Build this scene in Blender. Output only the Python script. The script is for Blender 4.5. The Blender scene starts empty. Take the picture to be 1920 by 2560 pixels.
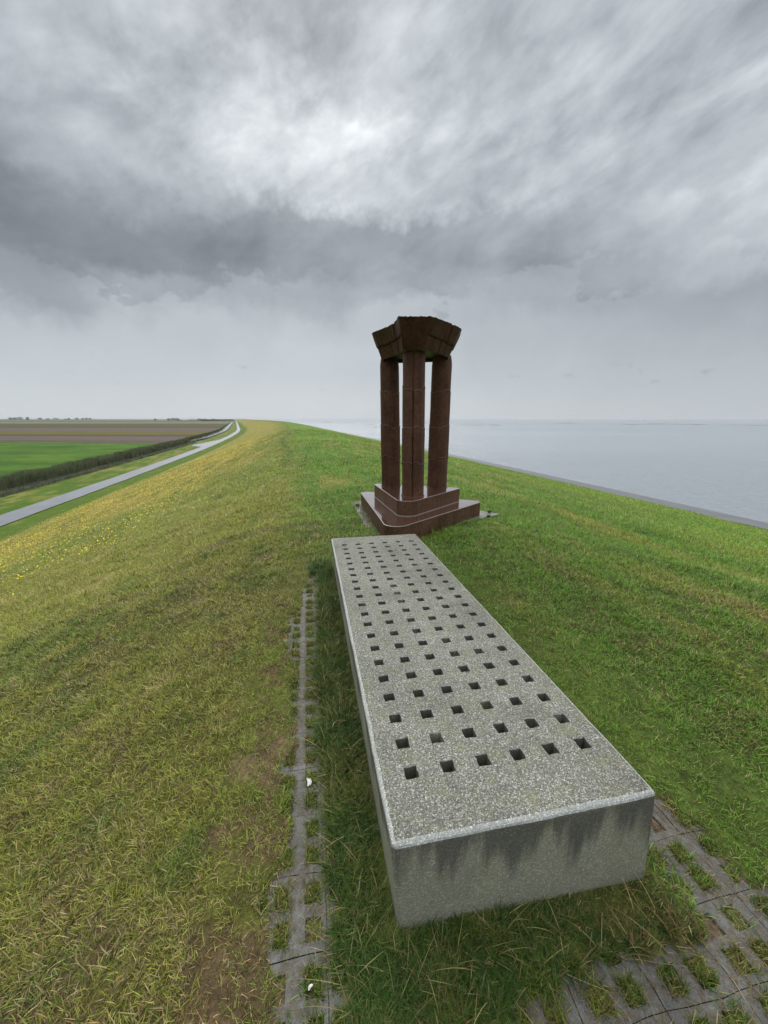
import bpy, math, random
import numpy as np
from mathutils import Vector, noise as mnoise

random.seed(7)
rng = np.random.default_rng(11)
R = math.radians
scene = bpy.context.scene
col = scene.collection

# ------------------------------------------------------------------ camera
PITCH = 13.44
cam_data = bpy.data.cameras.new("camera")
cam_data.sensor_fit = 'HORIZONTAL'
cam_data.sensor_width = 36.0
cam_data.lens = 975.0 / 1920.0 * 36.0
cam_data.clip_start = 0.05
cam_data.clip_end = 60000
cam = bpy.data.objects.new("camera", cam_data)
col.objects.link(cam)
cam.location = (0, 0, 0)
cam.rotation_euler = (R(90 - PITCH), 0, 0)
scene.camera = cam

# ------------------------------------------------------------------ light and sky
SUN_AZ, SUN_EL = -10.0, 42.0          # degrees, azimuth clockwise from +Y
EXPOSURE = 0.0
sun = bpy.data.lights.new("sun", 'SUN')
sun.energy = 2.0
sun.angle = R(35)
sun.color = (1.0, 0.97, 0.93)
sun_o = bpy.data.objects.new("sun", sun)
col.objects.link(sun_o)
sd = Vector((math.sin(R(SUN_AZ)) * math.cos(R(SUN_EL)), math.cos(R(SUN_AZ)) * math.cos(R(SUN_EL)), math.sin(R(SUN_EL))))
sun_o.rotation_euler = sd.to_track_quat('Z', 'Y').to_euler()

scene.view_settings.view_transform = 'Standard'
scene.view_settings.look = 'None'
scene.view_settings.gamma = 1.0
scene.view_settings.use_curve_mapping = False
scene.view_settings.exposure = EXPOSURE

def lin(v):
    v = np.asarray(v, float) / 255.0
    return np.where(v <= 0.04045, v / 12.92, ((v + 0.055) / 1.055) ** 2.4)

# cloud brightness seen in each compass direction (column) at each elevation
SKY = [(0,0,172),(100,20,160),(200,80,160),(60,120,165),(330,60,172),(420,60,182),(480,50,212),(540,100,200),(600,20,165),(650,50,152),(700,10,150),(740,120,146),(700,170,165),
 (850,60,192),(800,160,185),(880,150,208),(970,60,192),(1060,60,172),(1150,80,166),(1000,190,168),(1080,140,155),(1220,30,170),(1300,100,190),(1330,70,198),(1400,30,182),(1500,30,168),(1560,90,172),(1640,20,178),(1620,150,200),
 (40,200,166),(150,260,176),(240,200,182),(300,200,190),(350,150,180),(420,250,205),(500,180,210),(560,230,205),(640,250,222),(720,240,230),(800,260,220),(900,250,208),(980,270,190),(1050,200,168),(1150,230,180),(1250,250,184),(1350,200,172),(1450,230,172),(1550,230,178),(1640,250,180),
 (30,330,152),(110,340,160),(200,365,166),(280,330,182),(350,350,192),(500,330,212),(600,330,220),(680,330,228),(760,340,218),(850,320,214),(1000,330,202),(1100,330,198),(1200,320,200),(1300,340,198),(1380,330,185),(1450,360,168),(1550,330,182),(1640,400,215),
 (20,430,126),(100,420,138),(200,430,144),(300,430,158),(400,430,172),(500,420,184),(600,420,194),(700,420,200),(800,420,198),(900,420,196),(1000,420,192),(1100,400,194),(1200,400,190),(1300,420,180),(1400,400,170),(1500,420,185),(1600,470,198),
 (20,500,128),(100,500,124),(200,505,124),(300,510,128),(400,510,132),(480,500,140),(550,520,134),(600,500,142),(700,500,150),(850,510,150),(950,520,152),(1050,500,160),(1150,500,165),(1200,500,165),(1300,510,172),(1400,500,182),(1500,500,190),(1600,520,196),
 (20,560,138),(100,560,140),(200,550,128),(300,560,134),(360,550,130),(450,580,134),(520,570,132),(600,560,150),(650,580,142),(750,560,150),(850,560,152),(950,560,150),(1050,580,150),(1150,590,152),(1250,570,160),(1350,560,170),(1450,580,176),(1550,580,176),(1640,570,180),
 (20,620,144),(90,610,142),(140,640,150),(200,610,172),(280,610,176),(360,610,172),(430,610,160),(520,620,172),(600,600,168),(650,630,154),(720,620,164),(800,610,168),(900,600,164),(970,600,158),(1050,620,166),(1150,640,166),(1250,640,160),(1350,640,160),(1450,650,162),(1550,650,158),(1640,660,156),
 (50,700,184),(200,680,184),(400,690,186),(600,680,182),(800,690,184),(1000,700,178),(1200,700,176),(1400,700,170),(1600,700,166),
 (50,780,192),(300,770,193),(600,780,194),(900,780,190),(1200,780,184),(1450,780,180),(1640,780,176),
 (50,850,197),(300,850,198),(600,850,199),(900,850,195),(1200,850,190),(1450,850,186),(1640,850,183),
 (50,895,200),(300,895,201),(600,895,202),(900,895,198),(1200,895,192),(1450,895,189),(1640,895,187)]
def build_world():
    w = bpy.data.worlds.new("World"); scene.world = w; w.use_nodes = True
    nt = w.node_tree; N = nt.nodes; L = nt.links
    for n in list(N): N.remove(n)
    out = N.new('ShaderNodeOutputWorld'); bg = N.new('ShaderNodeBackground')
    L.new(bg.outputs[0], out.inputs[0])
    th = R(PITCH); c, s = math.cos(th), math.sin(th)
    S = np.array(SKY, float)
    u = (S[:, 0] * 1.1573 - 960) / 975; v = (1280 - S[:, 1] * 1.1573) / 975
    dx, dy, dz = u, c + v * s, -s + v * c
    az = np.degrees(np.arctan2(dx, dy)); el = np.degrees(np.arctan2(dz, np.hypot(dx, dy)))
    azs = [-44, -36, -29, -22, -15, -8, -1, 6, 14, 22, 30, 38, 45]
    els = [0, 2.5, 6, 9.5, 12, 14, 15.5, 17, 18.5, 20, 21.5, 23, 25, 27, 29, 31, 33.5, 36, 38.5, 41, 46, 60]
    EMAX = 60.0
    def val(a, e):
        wgt = np.exp(-(((az - a) / 3.2) ** 2 + ((el - min(e, 40)) / 1.15) ** 2)) + 1e-5 * np.exp(-(((az - a) / 12) ** 2 + ((el - min(e, 40)) / 5) ** 2)) + 1e-12
        return float((wgt * S[:, 2]).sum() / wgt.sum())
    tc = N.new('ShaderNodeTexCoord')
    def m(op, a, b=None, cc=None, clamp=False):
        n = N.new('ShaderNodeMath'); n.operation = op; n.use_clamp = clamp
        for i, q in enumerate((a, b, cc)):
            if q is None: continue
            if isinstance(q, (int, float)): n.inputs[i].default_value = q
            else: L.new(q, n.inputs[i])
        return n.outputs[0]
    sep = N.new('ShaderNodeSeparateXYZ'); L.new(tc.outputs['Generated'], sep.inputs[0])
    x, y, z = sep.outputs
    eld = m('MULTIPLY', m('ARCSINE', z), 180 / math.pi)
    azd = m('MULTIPLY', m('ARCTAN2', x, y), 180 / math.pi)
    # the cloud deck: directions projected on a level sheet
    zz = m('ADD', m('MAXIMUM', z, 0.0), 0.30)
    px, py = m('DIVIDE', x, zz), m('DIVIDE', y, zz)
    cmb = N.new('ShaderNodeCombineXYZ'); L.new(px, cmb.inputs[0]); L.new(py, cmb.inputs[1])
    def mapping(src, rot, scl):
        r_ = N.new('ShaderNodeMapping'); r_.inputs['Rotation'].default_value = (0, 0, rot); L.new(src, r_.inputs['Vector'])
        s_ = N.new('ShaderNodeMapping'); s_.inputs['Scale'].default_value = scl; L.new(r_.outputs[0], s_.inputs['Vector']); return s_.outputs[0]
    def noise_n(src, scale, detail, rough, dist=0.0):
        n = N.new('ShaderNodeTexNoise'); n.inputs['Scale'].default_value = scale; n.inputs['Detail'].default_value = detail
        n.inputs['Roughness'].default_value = rough; n.inputs['Distortion'].default_value = dist; L.new(src, n.inputs['Vector']); return n
    wn = noise_n(tc.outputs['Generated'], 8.0, 8, 0.62)
    ws = N.new('ShaderNodeSeparateXYZ'); L.new(wn.outputs['Color'], ws.inputs[0])
    azw = m('ADD', azd, m('MULTIPLY', m('SUBTRACT', ws.outputs[0], 0.5), 17.0))
    elw = m('ADD', eld, m('MULTIPLY', m('SUBTRACT', ws.outputs[1], 0.5), m('MINIMUM', m('MULTIPLY', m('MAXIMUM', eld, 0.0), 0.75), 10.0)))
    prev = None
    for i, a in enumerate(azs):
        cr = N.new('ShaderNodeValToRGB'); el_ = cr.color_ramp.elements
        for k, e in enumerate(els):
            pos = e / EMAX
            if k == 0: q = el_[0]; q.position = pos
            elif k == 1: q = el_[1]; q.position = pos
            else: q = el_.new(pos)
            vv = val(a, e); vv = vv * .97 + 9 if vv > 150 else 154.5 + (vv - 150) * .72; g = float(lin(vv)); q.color = (g, g, g, 1)
        L.new(m('DIVIDE', elw, EMAX), cr.inputs[0])
        if prev is None: prev = cr.outputs[0]
        else:
            mx = N.new('ShaderNodeMix'); mx.data_type = 'RGBA'
            f = m('DIVIDE', m('SUBTRACT', azw, azs[i - 1]), azs[i] - azs[i - 1], clamp=True)
            L.new(f, mx.inputs[0]); L.new(prev, mx.inputs[6]); L.new(cr.outputs[0], mx.inputs[7]); prev = mx.outputs[2]
    # streaks and wisps, stronger high up
    tl = N.new('ShaderNodeMapping'); tl.inputs['Rotation'].default_value = (0, R(24), 0); L.new(tc.outputs['Generated'], tl.inputs['Vector'])
    st = noise_n(mapping(tl.outputs[0], 0, (1.0, 1.0, 2.3)), 5.2, 7, 0.55, 0.25)
    wi = noise_n(mapping(tl.outputs[0], 0, (1.0, 1.0, 2.0)), 14.0, 6, 0.58, 0.2)
    amt = m('DIVIDE', m('SUBTRACT', eld, 13.0), 16.0, clamp=True)
    k1 = m('MULTIPLY', m('SUBTRACT', st.outputs[0], 0.5), 1.5)
    k2 = m('MULTIPLY', m('SUBTRACT', wi.outputs[0], 0.5), 0.75)
    det = m('ADD', 1.0, m('MULTIPLY', m('ADD', k1, k2), m('ADD', m('MULTIPLY', amt, 0.92), 0.05)))
    boost = m('ADD', 1.0, m('MULTIPLY', m('DIVIDE', m('SUBTRACT', eld, 42.0), 26.0, clamp=True), ZENITH))
    sc_ = noise_n(mapping(tc.outputs['Generated'], 0, (1, 1, 2.6)), 15.0, 5, 0.6)
    low = m('MULTIPLY', m('DIVIDE', m('SUBTRACT', eld, 3.0), 1.2, clamp=True), m('DIVIDE', m('SUBTRACT', 8.5, eld), 2.0, clamp=True))
    scr = m('MULTIPLY', m('MULTIPLY', m('DIVIDE', m('SUBTRACT', sc_.outputs[0], 0.63), 0.06, clamp=True), low), 0.12)
    rn = noise_n(mapping(tc.outputs['Generated'], 0, (1, 1, 1.5)), 5.5, 8, 0.62); rp = noise_n(tc.outputs['Generated'], 3.0, 3, 0.5)
    edge = m('SUBTRACT', eld, m('ADD', 4.2, m('MULTIPLY', rn.outputs[0], 24.0)))
    up_ = m('DIVIDE', edge, 0.9, clamp=True); dn = m('DIVIDE', m('SUBTRACT', 7.0, edge), 6.0, clamp=True)
    rag = m('MULTIPLY', m('MULTIPLY', m('SMOOTH_MIN', up_, 1.0, 0.1), dn), m('MULTIPLY', m('DIVIDE', m('SUBTRACT', rp.outputs[0], 0.36), 0.2, clamp=True), 0.18))
    scr = m('ADD', scr, m('SUBTRACT', rag, 0.05))
    lum = m('MULTIPLY', m('MULTIPLY', prev, m('SUBTRACT', m('MAXIMUM', det, 0.4), scr)), boost)
    tint = N.new('ShaderNodeValToRGB'); e_ = tint.color_ramp.elements
    e_[0].position = 0.12; e_[0].color = (0.885, 1.0, 1.105, 1); e_[1].position = 0.8; e_[1].color = (0.95, 1.0, 1.04, 1)
    L.new(lum, tint.inputs[0])
    vm = N.new('ShaderNodeVectorMath'); vm.operation = 'MULTIPLY'; L.new(tint.outputs[0], vm.inputs[0])
    cb = N.new('ShaderNodeCombineXYZ')
    for i in range(3): L.new(lum, cb.inputs[i])
    L.new(cb.outputs[0], vm.inputs[1])
    sk = N.new('ShaderNodeTexSky'); sk.sky_type = 'NISHITA'; sk.sun_disc = False
    sk.sun_elevation = R(SUN_EL); sk.sun_rotation = R(SUN_AZ)
    ad = N.new('ShaderNodeVectorMath'); ad.operation = 'MULTIPLY_ADD'
    L.new(sk.outputs[0], ad.inputs[0]); ad.inputs[1].default_value = (0.003, 0.003, 0.003); L.new(vm.outputs[0], ad.inputs[2])
    L.new(ad.outputs[0], bg.inputs[0]); bg.inputs[1].default_value = 1.0
ZENITH = 4.2
build_world()

# ------------------------------------------------------------------ helpers
def newmat(name, rough=0.8, color=(0.5, 0.5, 0.5)):
    m = bpy.data.materials.new(name); m.use_nodes = True
    b = m.node_tree.nodes['Principled BSDF']
    b.inputs['Base Color'].default_value = (*color, 1); b.inputs['Roughness'].default_value = rough
    return m, m.node_tree.nodes, m.node_tree.links, b

def nodes_noise(N, L, src, scale, detail=4, rough=0.6, dist=0.0, mscale=None):
    if mscale:
        mp = N.new('ShaderNodeMapping'); mp.inputs['Scale'].default_value = mscale; L.new(src, mp.inputs['Vector']); src = mp.outputs[0]
    n = N.new('ShaderNodeTexNoise'); n.inputs['Scale'].default_value = scale; n.inputs['Detail'].default_value = detail
    n.inputs['Roughness'].default_value = rough; n.inputs['Distortion'].default_value = dist
    L.new(src, n.inputs['Vector']); return n.outputs[0]

def ramp(N, L, src, stops):
    r = N.new('ShaderNodeValToRGB'); e = r.color_ramp.elements
    for i, (p, c) in enumerate(stops):
        q = e[i] if i < 2 else e.new(p)
        q.position = p
        q.color = (*c, 1) if isinstance(c, tuple) else (c, c, c, 1)
    L.new(src, r.inputs[0]); return r.outputs[0]

def mixc(N, L, f, a, b, mode='MIX'):
    m = N.new('ShaderNodeMix'); m.data_type = 'RGBA'; m.blend_type = mode
    for i, q in ((0, f), (6, a), (7, b)):
        if isinstance(q, (int, float)): m.inputs[i].default_value = q
        elif isinstance(q, tuple): m.inputs[i].default_value = (*q, 1)
        else: L.new(q, m.inputs[i])
    return m.outputs[2]

def bump(N, L, b, h, strength, dist):
    n = N.new('ShaderNodeBump'); n.inputs['Strength'].default_value = strength; n.inputs['Distance'].default_value = dist
    L.new(h, n.inputs['Height']); L.new(n.outputs[0], b.inputs['Normal']); return n

def link(o, parent=None):
    col.objects.link(o)
    if parent: o.parent = parent
    return o

def tag(o, label=None, cat=None, group=None, kind=None):
    if label: o['label'] = label
    if cat: o['category'] = cat
    if group: o['group'] = group
    if kind: o['kind'] = kind
    return o

def obj(name, verts, faces, mat, parent=None, smooth=False, colors=None, mats=None, mi=None):
    me = bpy.data.meshes.new(name)
    me.from_pydata([tuple(map(float, v)) for v in verts], [], faces); me.update()
    for q in (mats or [mat]): me.materials.append(q)
    if mi is not None: me.polygons.foreach_set('material_index', list(mi))
    if smooth: me.polygons.foreach_set('use_smooth', [True] * len(me.polygons))
    if colors is not None: set_col(me, colors)
    return link(bpy.data.objects.new(name, me), parent)

def set_col(me, colors):
    a = me.color_attributes.new('col', 'FLOAT_COLOR', 'POINT')
    c4 = np.ones((len(colors), 4), np.float32); c4[:, :3] = colors
    a.data.foreach_set('color', c4.ravel())

def fast_obj(name, V, loops, starts, totals, mats, colors=None, smooth=False, mi=None, parent=None):
    me = bpy.data.meshes.new(name)
    V = np.ascontiguousarray(V, np.float32)
    me.vertices.add(len(V)); me.vertices.foreach_set('co', V.ravel())
    me.loops.add(len(loops)); me.loops.foreach_set('vertex_index', np.ascontiguousarray(loops, np.int32))
    me.polygons.add(len(starts)); me.polygons.foreach_set('loop_start', np.ascontiguousarray(starts, np.int32))
    try: me.polygons.foreach_set('loop_total', np.ascontiguousarray(totals, np.int32))
    except Exception: pass
    for q in mats: me.materials.append(q)
    if mi is not None: me.polygons.foreach_set('material_index', np.ascontiguousarray(mi, np.int32))
    me.polygons.foreach_set('use_smooth', np.full(len(starts), smooth))
    me.update(calc_edges=True)
    if colors is not None: set_col(me, colors)
    return link(bpy.data.objects.new(name, me), parent)

def grid_obj(name, P, mats, colors=None, smooth=True, mi=None, parent=None):
    """P: (n, m, 3) array of points."""
    n, m = P.shape[:2]
    idx = np.arange(n * m).reshape(n, m)
    q = np.stack([idx[:-1, :-1], idx[:-1, 1:], idx[1:, 1:], idx[1:, :-1]], -1).reshape(-1, 4)
    k = len(q)
    return fast_obj(name, P.reshape(-1, 3), q.ravel(), np.arange(k) * 4, np.full(k, 4), mats,
                    None if colors is None else colors.reshape(-1, 3), smooth, mi, parent)

# value noise on arrays
_tab = rng.random((256, 256))
def vnoise(x, y):
    x = np.asarray(x, float); y = np.asarray(y, float)
    xi = np.floor(x).astype(int); yi = np.floor(y).astype(int)
    fx = x - xi; fy = y - yi; fx = fx * fx * (3 - 2 * fx); fy = fy * fy * (3 - 2 * fy)
    a = _tab[xi & 255, yi & 255]; b = _tab[(xi + 1) & 255, yi & 255]; c_ = _tab[xi & 255, (yi + 1) & 255]; d = _tab[(xi + 1) & 255, (yi + 1) & 255]
    return (a * (1 - fx) + b * fx) * (1 - fy) + (c_ * (1 - fx) + d * fx) * fy
def fbm(x, y, sc, octs=4, off=0.0, gain=0.55):
    t = 0.0; a = 1.0; tot = 0.0; x = np.asarray(x, float) * sc + off * 17.3; y = np.asarray(y, float) * sc + off * 7.9
    for o in range(octs):
        t = t + a * vnoise(x, y); tot += a; a *= gain; x = x * 2.03 + 11.7; y = y * 2.03 + 5.1
    return t / tot
def sstep(x, a, b):
    t = np.clip((np.asarray(x, float) - a) / (b - a), 0, 1); return t * t * (3 - 2 * t)
def mix3(a, b, t):
    return np.asarray(a) * (1 - t)[..., None] + np.asarray(b) * t[..., None]

# ------------------------------------------------------------------ the dike's line
def heading(s):
    return np.radians(13.3 + 7.0 * np.clip((np.asarray(s, float) - 55) / 345.0, 0, 1))
_ss = np.concatenate([np.arange(-200, 1200, 1.0), np.arange(1200, 30001, 50.0)])
_h = heading((_ss[1:] + _ss[:-1]) / 2); _d = np.diff(_ss)
_cx = np.concatenate([[0], np.cumsum(-np.sin(_h) * _d)]); _cy = np.concatenate([[0], np.cumsum(np.cos(_h) * _d)])
_cx -= np.interp(0, _ss, _cx); _cy -= np.interp(0, _ss, _cy)
def sq2xy(s, q):
    a = heading(s)
    return np.interp(s, _ss, _cx) + q * np.cos(a), np.interp(s, _ss, _cy) + q * np.sin(a)
A0 = R(13.3)
def xy2sq(x, y):      # valid on the straight near part
    return -x * math.sin(A0) + y * math.cos(A0), x * math.cos(A0) + y * math.sin(A0)
GZ = -1.54
PROF = [(-60, -9), (-41, -9), (-39.5, -9.0), (-38.0, -9.1), (-37.8, -10.3), (-35.5, -10.3), (-35.2, -9.25), (-33.4, -9.05), (-23.0, -9.0), (-21.6, -8.78),
        (-2.2, -2.12), (-1.3, -1.80), (-0.7, -1.62), (0.0, -1.545), (0.8, -1.54), (3.0, -1.54), (4.5, -1.68), (6.5, -2.02), (34, -8.0), (38.6, -8.55), (45, -9.6), (60, -10.5), (80, -11)]
_pq = np.array([p[0] for p in PROF]); _pz = np.array([p[1] for p in PROF])
def prof(q):
    return sum(np.interp(q + d, _pq, _pz) for d in (-.35, 0, .35)) / 3 if True else 0
def flatmask(s, q):   # 1 round the bench and the monument, where the ground is flat
    x, y = sq2xy(s, q)
    d1 = np.hypot((x - 0.2) / 1.6, (y - 2.2) / 3.4); d2 = np.hypot(x - 0.5, y - 6) / 2.2
    return 1 - sstep(np.minimum(d1, d2), 0.9, 1.5)
def undul(s, q):
    onland = sstep(q, -23.5, -21.5) * (1 - sstep(q, 32.5, 34))
    u = (fbm(s, q, 0.22, 3, 1) - .5) * .16 + (fbm(s, q, 1.1, 3, 2) - .5) * .085 + (fbm(s * .6, q * 1.2, 3.3, 2, 3) - .5) * .035
    return u * onland * (1 - .93 * flatmask(s, q)) * sstep(np.hypot(s, q), 0.5, 4) + dip(*sq2xy(s, q))

# bench frame on the ground
BA = R(10.8); E1 = np.array([math.cos(BA), math.sin(BA)]); E2 = np.array([-math.sin(BA), math.cos(BA)])
BO = np.array([0.021, 0.868]); BW, BL, BH = 0.905, 3.05, 0.36
BTOP = -1.2
def xy2ab(x, y):
    dx, dy = x - BO[0], y - BO[1]
    return dx * E1[0] + dy * E1[1], dx * E2[0] + dy * E2[1]

def dip(x, y):        # the ground sinks a little towards the camera and to the right of the block
    a, b = xy2ab(x, y)
    return -(.022 + .036 * np.clip(a / .9, -.3, 1.3)) * (1 - sstep(b, 1.0, 3.0)) * (1 - sstep(np.abs(a - .45), 1.1, 2.4))
POLY_R = [(0.432, 0.738), (0.527, 0.77), (0.619, 0.797), (0.726, 0.819), (0.834, 0.837), (0.94, 0.848), (0.996, 0.863), (0.989, 0.911), (0.961, 0.959), (0.95, 1.07), (0.92, 1.20), (0.90, 1.42),
          (1.0, 1.46), (1.07, 1.42), (1.152, 1.296), (1.19, 1.209), (1.223, 1.137), (1.24, 1.03), (1.27, 0.972), (1.40, 0.92), (1.5, 0.2), (0.2, 0.2), (0.303, 0.66), (0.359, 0.72)]
POLY_L = [(-0.276, 0.5), (-0.276, 0.681), (-0.29, 0.761), (-0.332, 0.809), (-0.344, 0.85), (-0.39, 0.916), (-0.40, 0.986), (-0.344, 1.024), (-0.342, 1.177), (-0.383, 1.29), (-0.47, 1.442), (-0.42, 1.56),
          (-0.452, 1.667), (-0.477, 1.779), (-0.526, 1.937), (-0.517, 2.121), (-0.596, 2.246), (-0.697, 2.485), (-0.717, 2.593), (-0.744, 2.836), (-0.681, 2.973), (-0.73, 3.286), (-0.732, 3.623),
          (-0.682, 3.664), (-0.611, 3.286), (-0.572, 2.973), (-0.507, 2.593), (-0.466, 2.29), (-0.447, 2.121), (-0.395, 1.937), (-0.371, 1.852), (-0.354, 1.721), (-0.36, 1.60), (-0.32, 1.476), (-0.263, 1.336),
          (-0.243, 1.206), (-0.226, 1.157), (-0.207, 1.061), (-0.235, 1.036), (-0.185, 0.968), (-0.146, 0.893), (-0.193, 0.859), (-0.179, 0.795), (-0.114, 0.743), (-0.101, 0.681), (-0.09, 0.5)]
def inpoly(x, y, poly):
    r = np.zeros(np.shape(x), bool); n = len(poly)
    for i in range(n):
        x1, y1 = poly[i]; x2, y2 = poly[(i + 1) % n]
        if y1 == y2: continue
        c_ = ((y1 > y) != (y2 > y)) & (x < (x2 - x1) * (y - y1) / (y2 - y1) + x1)
        r ^= c_
    return r
def paved(x, y):
    k_ = 1.54 / (1.54 - dip(x, y)); x = x * k_; y = y * k_
    jx = (fbm(x, y, 22, 3, 5) - .5) * .07; jy = (fbm(x, y, 22, 3, 6) - .5) * .07
    return inpoly(x + jx, y + jy, POLY_R) | inpoly(x + jx * .8 - .028, y + jy, POLY_L) | inpoly(x + jx * .8 + .015, y + jy, POLY_L)
# lattice of openings of the grass pavers: returns (inside an opening, cell id)
def lattice(a, b):
    left = a < -0.05
    pa = np.where(left, .088, .121); oa = np.where(left, -.285, .537 - .0605); pb = np.where(left, .108, .1); ob = np.where(left, .0, -.285)
    ia = np.floor((a - oa) / pa); ib = np.floor((b - ob) / pb)
    fa = (a - oa) / pa - ia - .5; fb = (b - ob) / pb - ib - .5
    fa = fa + np.where(ia % 2 == 0, -.07, .07); fb = fb + np.where(ib % 2 == 0, -.05, .05)
    ha = np.where(left, .27, .24); hb = np.where(left, .28, .31)
    return (np.abs(fa) < ha) & (np.abs(fb) < hb), ia * 131 + ib * 7 + left * 5000, fa, fb, ia, ib, ha, hb
PL_L, PL_R = (.06, 4.5), None
FC, LC, RC = np.array([.06, 4.50]), np.array([-.46, 7.18]), np.array([1.63, 6.24])
def in_tri(x, y, g):
    cx, cy = (FC + LC + RC) / 3
    P = [((c_[0] - cx) * g + cx, (c_[1] - cy) * g + cy) for c_ in (FC, RC, LC)]
    return inpoly(x, y, P)

# colours of the turf, by place
def turf(s, q, x, y):
    r = np.hypot(x, y)
    n1 = fbm(s, q, .12, 3, 11); n2 = fbm(s * .38, q * 1.6, .9, 4, 12); n3 = fbm(s, q, 4.0, 3, 13)
    green = np.array([.092, .165, .020]); olive = np.array([.165, .172, .030]); yell = np.array([.27, .225, .045])
    straw = np.array([.33, .26, .10]); dark = np.array([.062, .105, .018]); vivid = np.array([.105, .195, .016])
    right = sstep(q + (n2 - .5) * 1.6, -.6, .5)
    c = mix3(olive, green, sstep(n1 * .5 + n2 * .5, .35, .65) * .55)
    far_left = sstep(r, 6, 26)
    yl = sstep(-q + (n2 - .5) * 5, 1.0, 5.0) * far_left * (1 - sstep(-q + (n2 - .5) * 3, 17.5, 21.0))
    c = mix3(c, yell, yl * (.35 + .75 * sstep(n2, .3, .7)))
    g = mix3(green, vivid, sstep(n1, .35, .65)); g = mix3(g, olive, sstep(n2, .45, .75) * .75)
    c = c * (1 - right)[..., None] + g * right[..., None]
    toe = sstep(-q + (n2 - .5) * 2, 18.5, 21.0)
    c = mix3(c, vivid * .62, toe * .85 * (q > -24.6))
    verge = (q < -27) & (q > -33.6)
    vc = mix3(vivid * .62, olive * .95, sstep(n1 * .4 + n2 * .6, .42, .6))
    c = np.where(verge[..., None], vc, c)
    trod = np.exp(-((q + .35 + .25 * np.sin(s * .25)) / .22) ** 2) * sstep(s, 12, 18)
    c = mix3(c, dark, trod * .75)
    c = mix3(c, straw, sstep(n3 * .6 + n2 * .4, .56, .74) * .45 * (1 - right * .45))
    c = mix3(c, dark, (1 - sstep(n3 * .5 + n2 * .5, .28, .44)) * .6)
    bank = q < -33.6
    c = np.where(bank[..., None], np.array([.08, .09, .04]) * (.7 + .8 * n3[..., None]), c)
    return c

# ------------------------------------------------------------------ materials of the land
def land_mat():
    m, N, L, b = newmat('turf_ground', .95)
    at = N.new('ShaderNodeAttribute'); at.attribute_name = 'col'
    g = N.new('ShaderNodeNewGeometry'); pos = g.outputs['Position']
    n1 = nodes_noise(N, L, pos, 9.0, 5, .7); n2 = nodes_noise(N, L, pos, 60.0, 3, .7)
    n3 = nodes_noise(N, L, pos, 1.6, 5, .7)
    f1 = ramp(N, L, n1, [(.3, .55), (.7, 1.45)]); f2 = ramp(N, L, n2, [(.3, .6), (.7, 1.4)]); f3 = ramp(N, L, n3, [(.3, .75), (.7, 1.25)])
    c = mixc(N, L, 1.0, at.outputs['Color'], f1, 'MULTIPLY'); c = mixc(N, L, 1.0, c, f2, 'MULTIPLY'); c = mixc(N, L, 1.0, c, f3, 'MULTIPLY')
    L.new(c, b.inputs['Base Color']); b.inputs['Specular IOR Level'].default_value = .15
    bump(N, L, b, n1, .8, .05)
    return m
M_LAND = land_mat()
def blade_mat(name, transl=.3, rough=.55):
    m, N, L, b = newmat(name, rough)
    at = N.new('ShaderNodeAttribute'); at.attribute_name = 'col'
    L.new(at.outputs['Color'], b.inputs['Base Color']); b.inputs['Specular IOR Level'].default_value = .3
    t = N.new('ShaderNodeBsdfTranslucent'); L.new(at.outputs['Color'], t.inputs[0])
    mx = N.new('ShaderNodeMixShader'); mx.inputs[0].default_value = transl
    out = [n for n in N if n.type == 'OUTPUT_MATERIAL'][0]
    L.new(b.outputs[0], mx.inputs[1]); L.new(t.outputs[0], mx.inputs[2]); L.new(mx.outputs[0], out.inputs[0])
    return m
M_BLADE = blade_mat('grass_blades')

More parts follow.
